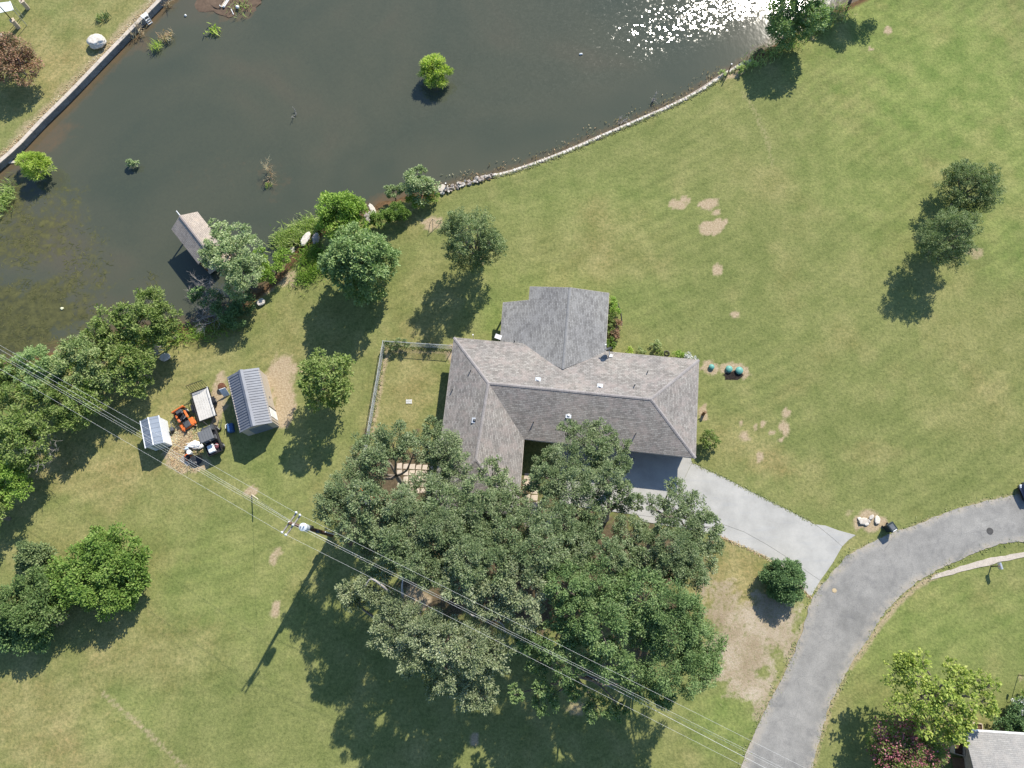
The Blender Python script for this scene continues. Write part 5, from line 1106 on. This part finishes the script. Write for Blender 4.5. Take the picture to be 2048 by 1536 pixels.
MB().hexa([vp(u, v, z) for z in (.05, 1.6) for u, v in ((-.04, .25), (-.004, .25), (-.004, 1.2), (-.04, 1.2))]).build('door', plain('grey_green_door', (.30, .36, .35), .5, .2, .1), vs_)

# ------------------------------------------------------------------ utility trailer
def frame(p0, fwd):
    """root placed at p0 with +Y along fwd"""
    return math.atan2(fwd.y, fwd.x)-math.pi/2
tz = .55; tA, tB, tC, tD = at(383,787,tz), at(416,776,tz), at(431,829,tz), at(400,843,tz)
tc_ = (tA+tB+tC+tD)/4; fw = ((tA+tB)/2-(tC+tD)/2); TL_, TW_ = fw.length, ((tB-tA).length+(tC-tD).length)/2
tr = thing('utility_trailer', 'flat utility trailer with pale deck and raised black ramp gate', 'trailer', (tc_.x, tc_.y, 0), frame(tc_, fw))
PLY = plain('pale_plywood', (.50, .48, .44), .85, 0, .14, 5); BST = plain('black_steel', (.03, .03, .033), .5, .4)
for i in range(7): MB().box((-TW_/2+TW_*(i+.5)/7, 0, tz-.02), (TW_/7-.012, TL_, .04)).build('deck_board', PLY, tr, True)
fr = MB()
for s_ in (-1, 1): fr.box((s_*(TW_/2+.04), 0, tz-.06), (.07, TL_+.1, .12))
for y in (-TL_/2, TL_/2): fr.box((0, y+(.05 if y > 0 else -.05), tz-.06), (TW_+.14, .07, .12))
fr.build('frame', BST, tr, True)
for s_ in (-1, 1):
    rl = MB(); rl.tube([(s_*(TW_/2+.04), -TL_/2, tz+.32), (s_*(TW_/2+.04), TL_/2, tz+.32)], .025, 6)
    for k in range(4): rl.tube([(s_*(TW_/2+.04), -TL_/2+TL_*k/3, tz), (s_*(TW_/2+.04), -TL_/2+TL_*k/3, tz+.32)], .022, 6)
    rl.build('side_rail', BST if s_ < 0 else WHITE, tr, True)
    wh = MB(); wh.lathe([(.12, -.1), (.24, -.1), (.31, -.07), (.33, 0), (.31, .07), (.24, .1), (.12, .1)], (0, 0, 0), 20); wh.v = [Vector((v.z+s_*(TW_/2+.24), v.x, v.y+.33)) for v in wh.v]
    wo = wh.build('wheel', BLACK, tr, True, True); MB().cyl((s_*(TW_/2+.29), 0, .33), .14, .13, 14, 'X').build('rim', STEEL, wo, True)
    MB().add([(s_*(TW_/2+.1), -.45, .5), (s_*(TW_/2+.1), -.25, .74), (s_*(TW_/2+.1), .25, .74), (s_*(TW_/2+.1), .45, .5), (s_*(TW_/2+.38), -.45, .5), (s_*(TW_/2+.38), -.25, .74), (s_*(TW_/2+.38), .25, .74), (s_*(TW_/2+.38), .45, .5)], [(0, 1, 5, 4), (1, 2, 6, 5), (2, 3, 7, 6)]).build('fender', BST, tr, True)
gt_ = Vector((0, .42, 1.0)).normalized(); GHt = 1.05; g0 = Vector((0, TL_/2+.09, tz+.02))
gm = MB()
for k in range(9): x = -TW_/2+TW_*k/8; gm.tube([g0+Vector((x, 0, 0)), g0+Vector((x, 0, 0))+gt_*GHt], .018, 5)
for f_ in (0, 1): gm.tube([g0+gt_*GHt*f_-Vector((TW_/2, 0, 0)), g0+gt_*GHt*f_+Vector((TW_/2, 0, 0))], .028, 6)
gm.build('ramp_gate', BST, tr, True)
MB().tube([(-TW_*.4, -TL_/2, tz-.08), (0, -TL_/2-.95, tz-.1)], .04, 6).tube([(TW_*.4, -TL_/2, tz-.08), (0, -TL_/2-.95, tz-.1)], .04, 6).tube([(0, -TL_/2-.9, tz-.1), (0, -TL_/2-1.15, tz-.1)], .05, 6).build('tongue', BST, tr, True)
MB().tube([(0, -TL_/2-.85, 0), (0, -TL_/2-.85, tz+.25)], .04, 8).build('jack', STEEL, tr, True)

# ------------------------------------------------------------------ zero-turn mower
ORG = plain('orange_paint', (.62, .15, .035), .5, 0, .28); RED = plain('red_paint', (.5, .05, .03), .45, 0, .1)
mo = at(369, 838, .3); mfw = at(376, 852)-at(356, 818)
mw = thing('riding_mower', 'orange riding mower parked between the silver shed and the trailer', 'mower', (mo.x, mo.y, 0), frame(mo, mfw))
MB().bbox((0, .55, .2), (1.45, .8, .2), 0, .1).build('mower_deck', ORG, mw, True); MB().box((0, .1, .4), (.6, 1.6, .1)).build('chassis', BLACK, mw, True)
MB().bbox((0, .62, .44), (.55, .6, .06), 0, .04).build('foot_plate', DGREY, mw, True)
MB().bbox((0, -.62, .62), (.62, .5, .42), 0, .08).build('engine', DGREY, mw, True); MB().bbox((0, -.98, .6), (1.25, .18, .5), 0, .06).build('rear_guard', ORG, mw, True)
seat = MB(); seat.bbox((0, -.12, .68), (.5, .5, .14), 0, .06); seat.build('seat', BLACK, mw, True); MB().bbox((0, -.36, .9), (.48, .12, .46), 0, .05).build('backrest', BLACK, mw, True)
for s_ in (-1, 1):
    for (r_, w_, x, y, nm) in ((.3, .28, .52, -.6, 'rear_wheel'), (.15, .11, .5, 1.1, 'caster_wheel')):
        wh = MB(); wh.lathe([(r_*.4, -w_/2), (r_*.85, -w_/2), (r_, -w_*.3), (r_, w_*.3), (r_*.85, w_/2), (r_*.4, w_/2)], (0, 0, 0), 18); wh.v = [Vector((v.z+s_*x, v.x+y, v.y+r_)) for v in wh.v]; wo = wh.build(nm, BLACK, mw, True, True)
        MB().cyl((s_*(x+w_*.1), y, r_), r_*.38, w_*.9, 12, 'X').build('rim', WHITE, wo, True)
    MB().bbox((s_*.42, -.2, .66), (.22, .8, .12), 0, .05).build('side_pod', ORG, mw, True)
    MB().tube([(s_*.34, -.05, .7), (s_*.34, .2, 1.0), (s_*.1, .28, 1.02)], .02, 6).build('lever', STEEL, mw, True)
    MB().tube([(s_*.46, -.7, .5), (s_*.46, -.72, 1.15)], .028, 6).build('roll_bar_leg', BST, mw, True)
    MB().tube([(s_*.3, .7, .4), (s_*.5, 1.1, .42), (s_*.5, 1.1, .28)], .03, 6).build('caster_arm', ORG, mw, True)
MB().tube([(-.46, -.72, 1.15), (.46, -.72, 1.15)], .028, 6).build('roll_bar', BST, mw, True)

# ------------------------------------------------------------------ side-by-side utility vehicle
uo = at(429, 882); ufw = at(414, 850)-at(424, 878)
ut = thing('utility_vehicle', 'dark utility vehicle with grey roof and loaded cargo bed', 'utility vehicle', (uo.x, uo.y, 0), frame(uo, ufw))
UR = plain('grey_vinyl_roof', (.13, .135, .14), .6, 0, .1, 3)
MB().bbox((0, .1, .5), (1.35, 2.5, .32), 0, .08).build('body', BLACK, ut, True); MB().add([(-.6, .75, .66), (.6, .75, .66), (.6, 1.35, .6), (-.6, 1.35, .6), (-.55, .75, .98), (.55, .75, .98), (.5, 1.32, .78), (-.5, 1.32, .78)], [(0, 1, 5, 4), (4, 5, 6, 7), (2, 3, 7, 6), (1, 2, 6, 5), (3, 0, 4, 7)]).build('hood', DGREY, ut, True)
rf = MB(); rf.bbox((0, .15, 1.9), (1.25, 1.1, .08), 0, .05); ro = rf.build('roof', UR, ut, True)
for i in range(5): MB().box((-.48+i*.24, .15, 1.95), (.05, 1.0, .025)).build('roof_rib', UR, ro, True)
for s_ in (-1, 1):
    MB().tube([(s_*.58, .68, .75), (s_*.56, .58, 1.86)], .03, 6).tube([(s_*.58, -.35, .7), (s_*.56, -.32, 1.86)], .03, 6).build('roll_post', BST, ut, True)
    MB().bbox((s_*.3, .05, .78), (.5, .5, .14), 0, .05).build('seat', DGREY, ut, True); MB().bbox((s_*.3, -.22, 1.05), (.5, .12, .5), 0, .05).build('backrest', DGREY, ut, True)
    for y in (.95, -.85):
        wh = MB(); r_, w_ = .32, .26; wh.lathe([(r_*.45, -w_/2), (r_*.85, -w_/2), (r_, -w_*.3), (r_, w_*.3), (r_*.85, w_/2), (r_*.45, w_/2)], (0, 0, 0), 18); wh.v = [Vector((v.z+s_*.64, v.x+y, v.y+r_)) for v in wh.v]; wo = wh.build('wheel', BLACK, ut, True, True); MB().cyl((s_*.7, y, r_), .14, .2, 12, 'X').build('rim', STEEL, wo, True)
    MB().cyl((s_*.4, 1.37, .68), .09, .04, 12, 'Y').build('headlight', GLASS, ut, True)
bd = MB(); bd.box((0, -.95, .74), (1.3, 1.1, .04))
for s_ in (-1, 1): bd.box((s_*.64, -.95, .9), (.04, 1.1, .28)); bd.box((0, -.95+s_*.54, .9), (1.24, .04, .28))
bd.build('cargo_bed', BST, ut, True)
MB().tube([(.2, .4, 1.0), (.28, .3, 1.15)], .02, 6).build('steering_column', BST, ut, True)
def local_thing(o, p_): return o.matrix_basis @ Vector(p_)
bpy.context.view_layer.update()
q = local_thing(ut, (-.18, -.92, .77)); tag(MB().bbox(q+Vector((0, 0, .18)), (.62, .75, .36), ut.rotation_euler.z, .06).build('white_cooler', WHITE), 'white cooler box in the cargo bed of the utility vehicle', 'cooler')
q = local_thing(ut, (.3, -.85, .77)); tb_ = thing('tool_bag', 'maroon tool bag with white straps in the cargo bed', 'bag', q)
MB().rock(q+Vector((0, 0, .14)), (.4, .55, .3), 4, .2, 2).build('bag', plain('maroon_cloth', (.16, .05, .06), .9), tb_); MB().tube([q+Vector((-.15, .1, .2)), q+Vector((0, .1, .4)), q+Vector((.15, .1, .2))], .025, 6).build('strap', WHITE, tb_)

# ------------------------------------------------------------------ odds and ends by the sheds
def bucket(px, label, mat, r=.17, h=.36, z=0):
    c0 = at(*px); th = thing('bucket', label, 'bucket', c0); MB().lathe([(r*.82, 0), (r, h), (r*1.06, h), (r*1.06, h-.03)], c0+Vector((0, 0, z)), 18).build('pail', mat, th); MB().lathe([(r*1.08, 0), (r*1.08, .025), (r*.9, .04), (.02, .04)], c0+Vector((0, 0, z+h)), 18).build('lid', WHITE, th)
bucket((385, 907), 'white lidded bucket in the equipment pile', WHITE, .2, .42, .35)
ps = thing('push_mower', 'small orange push mower behind the white bucket', 'mower', at(379, 915))
pm = at(379, 915); MB().bbox(pm+Vector((0, 0, .2)), (.6, .75, .2), .6, .08).build('deck', ORG, ps); MB().cyl(pm+Vector((0, 0, .4)), .18, .22, 14).build('engine', BLACK, ps)
for dx, dy in ((.3, .3), (-.3, .3), (.3, -.3), (-.3, -.3)): MB().cyl(pm+Vector((dx, dy, .1)), .1, .07, 12, (math.cos(.6), math.sin(.6), 0)).build('wheel', BLACK, ps)
MB().tube([pm+Vector((.2, -.2, .3)), pm+Vector((.7, -.55, .9)), pm+Vector((.45, -.8, .9)), pm+Vector((0, -.45, .3))], .018, 6).build('handle', STEEL, ps)
for i, (x, y, sx, sy, lab) in enumerate(((388, 890, 1.1, .7, 'crumpled white plastic sheeting at the top of the equipment pile'), (398, 892, .7, .5, 'second lump of white plastic nearer the utility vehicle'), (374, 897, .35, .3, 'small pale blue plastic lump on the left of the equipment pile'))):
    o = MB().rock(at(x, y, .2), (sx, sy, .4), 30+i, .5, 3).build('plastic_sheet', WHITE if i < 2 else plain('pale_blue_plastic', (.42, .5, .58), .5), loc=at(x, y)); tag(o, lab, 'plastic sheet')
for i, (x, y, lab) in enumerate(((380, 893, 'white pipe pointing left from the equipment pile'), (384, 888, 'upper white pipe of the equipment pile'), (397, 900, 'wooden stake lying beside the white plastic'))):
    c0 = at(x, y, .3+i*.05); tag(MB().tube([c0-Vector((.55, -.05*i, 0)), c0+Vector((.5, .12*i, .05))], .03, 6).build('pipe', WHITE if i < 2 else PALEWOOD, loc=at(x, y)), lab, 'pipe')
tp = MB(); c0 = at(389, 922); tp.rock(c0+Vector((0, 0, .12)), (1.3, .9, .5), 8, .35, 3); tag(tp.build('black_tarp', plain('black_tarp', (.025, .028, .032), .45, 0, .4), loc=c0), 'crumpled black tarp on the ground below the white bucket', 'tarp')
pn = thing('metal_grate', 'grey metal grate panel lying left of the black tarp', 'grate', at(373, 919)); q = at(373, 919, .06)
for i in range(7): MB().box(q+Matrix.Rotation(-.6, 3, 'Z') @ Vector((-.42+i*.14, 0, 0)), (.05, .8, .03), -.6).build('bar', STEEL, pn)
for s_ in (-1, 1): MB().box(q+Matrix.Rotation(-.6, 3, 'Z') @ Vector((0, s_*.38, -.025)), (.95, .05, .03), -.6).build('rail', WHITE, pn)
c0 = at(463, 857); bt = thing('blue_tub', 'blue plastic tub in the shadow of the tan shed', 'tub', c0); MB().bbox(c0+Vector((0, 0, .22)), (.6, .85, .44), .25, .08).build('tub', plain('shaded_blue_plastic', (.035, .09, .21), .5, 0, .1), bt); MB().tube([c0+Vector((-.35, .45, .1)), c0+Vector((-.4, .2, .5)), c0+Vector((-.35, -.1, .5))], .03, 6).build('handle', WHITE, bt)  # tub blue is darkened to stand in for the shed's shade
c0 = at(453, 787); wbd = MB(); wbd.box(c0+Vector((0, 0, .5)), (.6, .05, 1.0), .35, -.5); tag(wbd.build('white_board', WHITE, loc=c0), 'white board leaning on the west wall of the tan shed', 'board')
c0 = at(446, 775); fp = thing('fire_pit', 'round rusty fire pit near the top left corner of the tan shed', 'fire pit', c0)
MB().lathe([(.3, 0), (.34, .35), (.36, .36), (.36, .4), (.32, .4), (.29, .1), (.02, .08)], c0, 18).build('bowl', RUST, fp); MB().lathe([(.33, .402), (.2, .46), (.02, .48)], c0, 18).build('lid', RUST, fp)
for k in range(3): a = k*2.1; MB().tube([c0+Vector((.3*math.cos(a), .3*math.sin(a), .15)), c0+Vector((.38*math.cos(a), .38*math.sin(a), -.02))], .025, 6).build('leg', RUST, fp)
c0 = at(345, 860); st_ = thing('string_trimmer', 'dark garden tiller against the white side of the silver shed', 'tiller', c0); MB().bbox(c0+Vector((.1, 0, .3)), (.35, .4, .4), .3, .06).build('engine', DGREY, st_); MB().cyl(c0+Vector((.1, -.25, .17)), .17, .1, 14, 'X').build('wheel', BLACK, st_); MB().tube([c0+Vector((.1, .1, .5)), c0+Vector((.2, .6, .9))], .02, 6).build('handle', STEEL, st_)
c0 = at(441, 850); hj = thing('hand_truck', 'grey hand truck lying at the trailer tongue', 'hand truck', c0); MB().tube([c0+Vector((-.25, -.4, .12)), c0+Vector((-.15, .4, .2)), c0+Vector((.15, .4, .2)), c0+Vector((.05, -.4, .12))], .03, 6).build('frame', DGREY, hj); MB().box(c0+Vector((-.1, -.45, .15)), (.4, .04, .28)).build('toe_plate', STEEL, hj)
for s_ in (-1, 1): MB().cyl(c0+Vector((-.1+s_*.22, -.38, .13)), .13, .07, 12, 'X').build('wheel', BLACK, hj)

# ------------------------------------------------------------------ roadside and lawn things
BINM = plain('dark_green_bin', (.02, .032, .036), .42, 0, .2)
bc = at(1773, 1056); br_ = frame(bc, at(1785, 1052)-at(1773, 1056)+Vector((.0, .1, 0)))
bn = thing('wheeled_bin', 'dark wheeled trash bin at the road edge beside the white stones', 'trash bin', bc, R(30))
MB().add([(-.26, -.27, .06), (.26, -.27, .06), (.26, .27, .06), (-.26, .27, .06), (-.31, -.36, 1.0), (.31, -.36, 1.0), (.31, .36, 1.0), (-.31, .36, 1.0)], [(3, 2, 1, 0), (0, 1, 5, 4), (1, 2, 6, 5), (2, 3, 7, 6), (3, 0, 4, 7)]).build('body', BINM, bn, True)
lid = MB(); lid.bbox((0, 0, 1.04), (.68, .78, .09), 0, .05); lo = lid.build('lid', BINM, bn, True)
MB().bbox((-.02, .02, 1.095), (.4, .5, .025), 0, .03).build('lid_panel', plain('bin_grey', (.11, .12, .13), .4), lo, True); MB().box((.0, -.33, 1.095), (.4, .06, .03)).build('front_strip', WHITE, lo, True)  # grey panel, and a white strip along the front edge of the lid
MB().tube([(-.28, .4, .98), (.28, .4, .98)], .022, 8).build('handle', BINM, bn, True)
for s_ in (-1, 1): MB().cyl((s_*.27, .28, .12), .12, .06, 14, 'X').build('wheel', BLACK, bn, True)
mbx = at(1982.3, 1132.7); mt = thing('mailbox', 'silver mailbox on a dark post beside the gravel path', 'mailbox', mbx)
MB().tube([mbx-Vector((0, 0, .1)), mbx+Vector((0, 0, 1.0))], .05, 8).build('post', BST, mt)
mm = MB(); prof = [(-.13, 0), (.13, 0), (.13, .16), (.1, .24), (.05, .275), (-.05, .275), (-.1, .24), (-.13, .16)]; an_ = R(98); dr, si = Vector((math.cos(an_), math.sin(an_), 0)), Vector((-math.sin(an_), math.cos(an_), 0))
bb = mbx+Vector((.08, 0, 1.0)); mm.add([bb+dr*s_*.28+si*x+Vector((0, 0, z)) for s_ in (-1, 1) for x, z in prof], [tuple(range(7, -1, -1)), tuple(range(8, 16))]+[(i, (i+1) % 8, 8+(i+1) % 8, 8+i) for i in range(8)])
mo_ = mm.build('box', STEEL, mt); MB().box(bb+si*.15+Vector((0, 0, .2)), (.03, .03, .22)).build('flag', RED, mo_); MB().box(mbx+Vector((.08, 0, .97)), (.22, .5, .04), 0).build('bracket', PALEWOOD, mt)
hk = at(2036.5, 1350); lh = thing('lantern_hook', 'tall dark crook with two hanging lanterns on the corner lawn', 'lantern post', hk)
MB().tube([hk-Vector((0, 0, .1)), hk+Vector((0, 0, 2.1))], .03, 8).build('pole', BST, lh)
for s_ in (-1, 1):
    P = [hk+Vector((0, 0, 1.95))]+[hk+Vector((s_*(.2-.2*math.cos(a)), 0, 1.95+.25*math.sin(a))) for a in (.6, 1.2, 1.8, 2.4, 3.0)]
    ho = MB().tube(P, .018, 6).build('hook', BST, lh); q = hk+Vector((s_*.4, 0, 1.62)); MB().lathe([(.02, .32), (.1, .26), (.09, .24), (.09, .04), (.11, .02), (.11, 0)], q, 10).build('lantern', BLACK, ho)
# green septic lids
GL = plain('teal_plastic', (.11, .30, .25), .5, 0, .08, 3)
for i, (x, y, r_, lab) in enumerate(((1422, 735, .28, 'teal dome lid nearest the house in its own bare circle'), (1457, 739, .34, 'middle teal dome lid above the dark mulch'), (1477.5, 742, .37, 'rightmost teal dome lid beside the dark mulch'))):
    c0 = at(x, y); d_ = thing('septic_lid', lab, 'septic lid', c0, 0, 'teal septic lids'); MB().lathe([(r_*.9, -.05), (r_*.9, .16)], c0, 22).build('riser', GL, d_); MB().lathe([(r_, .16), (r_, .2), (r_*.92, .26), (r_*.6, .34), (r_*.2, .37), (.01, .375)], c0, 22).build('cap', GL, d_, smooth=True)
c0 = at(1406, 829); ob = thing('log_stool', 'dark wooden stump post in a bare patch by the east wall', 'stump', c0); MB().tube([c0, c0+Vector((.06, .05, .7))], [.15, .12], 10).build('trunk', WOOD, ob); MB().tube([c0+Vector((.05, .04, .4)), c0+Vector((-.2, .1, .6))], [.06, .04], 6).build('branch', WOOD, ob)
c0 = at(1333, 707); hp = thing('garden_hose', 'coiled black hose by the north wall', 'hose', c0)
for k in range(3): MB().tube([c0+Vector(((.28-.03*k)*math.cos(a*.33), (.28-.03*k)*math.sin(a*.33), .04+.05*k)) for a in range(20)], .025, 6).build('coil', BLACK, hp)
c0 = at(1283, 702); 
ed_ = thing('bed_edging', 'curved black plastic edging round the wing flower bed', 'edging', at(1242, 630))
for a, c_ in zip([(1228,598),(1236,608),(1241,622),(1243,634)], [(1236,608),(1241,622),(1243,634),(1244,650)]):
    p0, p1 = at(*a), at(*c_); MB().tube([p0+Vector((0, 0, .03)), p1+Vector((0, 0, .03))], .045, 6).build('strip', BLACK, ed_)
for (x, y, h_, lab, mat) in ((1455, 148, 1.55, 'dark post at the end of the white stone wall', WOOD), (893, 377, 1.0, 'bent dark stick standing in the rubble heap', WOOD)):
    c0 = at(x, y); po = thing('wooden_post', lab, 'post', c0); MB().tube([c0-Vector((0, 0, .1)), c0+Vector((.0, .0, h_))], [.07, .06], 8).build('shaft', mat, po); MB().cyl(c0+Vector((0, 0, h_)), .075, .03, 8).build('cap', WHITE, po)
c0 = at(868, 452); tpd = thing('tripod_stand', 'thin wooden tripod standing in a bare patch by the shore', 'tripod', c0)
for a in (0.3, 2.4, 4.5): MB().tube([c0+Vector((.55*math.cos(a), .55*math.sin(a), 0)), c0+Vector((0, .1, 1.25))], .025, 6).build('leg', PALEWOOD, tpd)
# ladder on the far wall, junk on the mud flat, float
lp = at(293, 36); ld = thing('dock_ladder', 'small white swim ladder on the concrete pond wall', 'ladder', lp); dn = Vector((.66, -.75, 0)).normalized(); sd_ = Vector((.75, .66, 0)).normalized()
for s_ in (-1, 1): MB().tube([lp-dn*.35+sd_*s_*.25+Vector((0, 0, .15)), lp+dn*.1+sd_*s_*.25+Vector((0, 0, .2)), lp+dn*.25+sd_*s_*.25+Vector((0, 0, -1.1))], .035, 6).build('rail', WHITE, ld)
for k in range(4): MB().box(lp+dn*(.13+.03*k)+Vector((0, 0, -.1-.27*k)), (.5, .12, .04), math.atan2(sd_.y, sd_.x)).build('rung', WHITE, ld)
MB().box(lp-dn*.3+Vector((0, 0, .13)), (.75, .5, .05), math.atan2(sd_.y, sd_.x)).build('landing', WHITE, ld)
mudm = plain('mud_flat', (.11, .075, .05), .9, 0, .3, 3); mf = MB(); mf.rock(at(462, -6, WL), (6.5, 5.4, .35), 3, .5, 4); tag(mf.build('mud_flat', mudm), kind='structure')
wd_ = thing('wrecked_dock', 'broken pale boards of an old dock on the mud flat', 'dock', at(447, 6, WL))
for i in range(4): q = at(449+i*2.2, 4-i*.6, WL+.22); MB().box(q, (.16, 1.5, .05), -.45, 0.05).build('board', WHITE if i % 2 else PALEWOOD, wd_)
MB().tube([at(437, 7, WL), at(441, 13, WL+.3)], .05, 6).build('stake', WHITE, wd_)
for (x, y, r_, lab) in ((448, 13, .14, 'round white float beside the broken dock boards'), (475, 14, .2, 'white plastic jug on the mud flat'), (371, 31, .13, 'single white float out on the pond')):
    c0 = at(x, y, WL+r_*.6+(.15 if x != 371 else 0)); tag(MB().rock(c0, (r_*2, r_*2, r_*2), x, .12, 2).build('float', WHITE, loc=at(x, y, WL)), lab, 'float')
tag(MB().tube([at(462, 18, WL+.15), at(467, 29, WL+.08)], .05, 6).build('white_pipe', WHITE), 'thin white pipe stuck in the water below the mud flat', 'pipe')
tag(MB().rock(at(1162, 108, WL+.08), (.42, .25, .2), 5, .3, 2).build('floating_bag', WHITE, loc=at(1162, 108, WL)), 'small white scrap floating in the open pond', 'litter')
tag(MB().rock(at(124, 617, WL+.06), (.35, .3, .18), 9, .3, 2).build('floating_bag', plain('pale_yellow_plastic', (.7, .7, .45), .5), loc=at(124, 617, WL)), 'small pale scrap floating in the weed', 'litter')
# posts and canopy at the top left corner
for i, (x, y, lab) in enumerate(((56, 17, 'wooden pillar post nearest the top edge of the far yard'), (37, 55, 'wooden pillar post in the middle of the far yard row'), (13, 86, 'wooden pillar post by the red myrtle'))):
    c0 = at(x, y); pp = thing('pillar_post', lab, 'post', c0, 0, 'pillar posts of the far yard'); MB().bbox(c0+Vector((0, 0, .52)), (.42, .42, 1.04), .6, .05).build('pillar', PALEWOOD, pp); MB().tube([c0+Vector((0, 0, 1.0)), c0+Vector((0, 0, 2.95))], .05, 8).build('pole', BST, pp); MB().box(c0+Vector((0, 0, 1.06)), (.52, .52, .05), .6).build('cap', PALEWOOD, pp)
cn = thing('patio_canopy', 'translucent white patio canopy at the top left corner', 'canopy', at(5, 40))
CAN = plain('white_canvas', (.62, .66, .62), .6, 0, .06); q = [at(-60, 12, 2.2), at(20, 3, 2.2), at(27, 20, 2.2), at(-50, 36, 2.2)]
MB().hexa([v-Vector((0, 0, .03)) for v in q]+[v for v in q]).build('sheet', CAN, cn); MB().tube([q[1]+Vector((0, 0, .03)), q[2]+Vector((0, 0, .03))], .05, 6).build('edge_rail', WHITE, cn)
for v in q: MB().tube([Vector((v.x, v.y, 0)), v], .04, 6).build('leg', STEEL, cn)

# chairs glimpsed under the oaks on the patio
for i, (x, y, col, lab, rz_) in enumerate(((722, 975, 'orange_paint', 'orange chair seen through the oak leaves by the patio', .4), (742, 992, 'red_paint', 'dark red chair half hidden under the oak', 1.2), (733, 1000, 'blue_grey_door', 'blue-grey chair half hidden under the oak', 2.2))):
    k_ = 65/(65.0-.5); c0 = at(x, y, .5); c0.z = 0; ch = thing('lawn_chair', lab, 'chair', c0, rz_, 'chairs under the oaks'); mm_ = MATS[col]
    for j in range(5): MB().box((-.24+j*.12, 0, .42), (.1, .5, .025)).build('seat_slat', mm_, ch, True)
    for j in range(5): MB().box((-.24+j*.12, -.33, .72), (.1, .03, .62), 0, .35).build('back_slat', mm_, ch, True)
    for sx in (-.28, .28):
        for sy in (-.22, .24): MB().box((sx, sy, .21), (.05, .05, .42)).build('leg', mm_, ch, True)
        MB().box((sx*1.15, .0, .62), (.1, .6, .03)).build('armrest', mm_, ch, True)

# ------------------------------------------------------------------ parked car at the right edge
cc_ = at(2080, 978); cfw = at(2030, 990)-at(2130, 966)
car = thing('parked_car', 'dark navy car parked on the road edge, cut by the frame', 'car', (cc_.x, cc_.y, .07), frame(cc_, cfw))
NAVY, t, b = newmat('navy_car_paint'); setb(t, b, (.012, .016, .035), .18, .3, None, .5); b.inputs['Coat Weight'].default_value = .6
secs = [(2.28, .60, .35, .58), (2.15, .78, .22, .68), (1.7, .86, .2, .78), (1.0, .89, .2, .88), (.3, .90, .2, .92), (-1.2, .90, .2, .93), (-1.9, .87, .22, .92), (-2.25, .78, .3, .86)]
vs = []; fs = []
for y, hw, z0, z1 in secs:
    vs += [(-hw*.95, y, z0), (-hw, y, z0+(z1-z0)*.4), (-hw*.97, y, z1-.08), (-hw*.86, y, z1), (0, y, z1+.035), (hw*.86, y, z1), (hw*.97, y, z1-.08), (hw, y, z0+(z1-z0)*.4), (hw*.95, y, z0)]
for i in range(len(secs)-1):
    for k in range(8): fs.append((i*9+k, i*9+k+1, (i+1)*9+k+1, (i+1)*9+k))
fs += [tuple(range(9)), tuple(range((len(secs)-1)*9+8, (len(secs)-1)*9-1, -1))]
MB().add(vs, fs).build('body', NAVY, car, True, True)
def cab(y0, y1, y2, y3, zt, w0, w1, inset_=0.0): return [(-w0, y0, .9), (w0, y0, .9), (w1, y1, zt), (-w1, y1, zt), (-w1, y2, zt), (w1, y2, zt), (w0, y3, .9), (-w0, y3, .9)]
k8 = cab(.95, .3, -1.2, -1.95, 1.42, .80, .62)
MB().add(k8, [(3, 2, 5, 4)]).add([Vector(v)+Vector((0, 0, .02)) for v in k8[2:6]], [(1, 0, 3, 2)]).build('roof', NAVY, car, True)
for nm, f_ in (('windshield', (0, 1, 2, 3)), ('rear_window', (4, 5, 6, 7)), ('side_window', (1, 6, 5, 2)), ('side_window', (0, 3, 4, 7))): MB().add([k8[j] for j in f_], [(0, 1, 2, 3)]).build(nm, GLASS, car, True)
for s_ in (-1, 1):
    MB().bbox((s_*.62, 2.1, .62), (.34, .22, .14), -s_*.25, .04).build('headlight', CER, car, True); MB().bbox((s_*.66, -2.2, .75), (.3, .1, .14), 0, .03).build('tail_light', RED, car, True)
    MB().bbox((s_*.98, .72, .95), (.2, .12, .13), 0, .04).build('mirror', NAVY, car, True)
    for y in (1.4, -1.35):
        wh = MB(); r_, w_ = .33, .22; wh.lathe([(r_*.6, -w_/2), (r_*.9, -w_/2), (r_, -w_*.3), (r_, w_*.3), (r_*.9, w_/2), (r_*.6, w_/2)], (0, 0, 0), 22); wh.v = [Vector((v.z+s_*.8, v.x+y, v.y+r_)) for v in wh.v]; wo = wh.build('wheel', BLACK, car, True, True); MB().cyl((s_*.83, y, r_), .2, .2, 16, 'X').build('rim', STEEL, wo, True)
MB().tube([(.25, 1.0, .93), (-.3, .72, 1.05)], .012, 5).build('wiper', BLACK, car, True); MB().box((0, 2.29, .45), (1.0, .03, .14)).build('grille', BLACK, car, True)
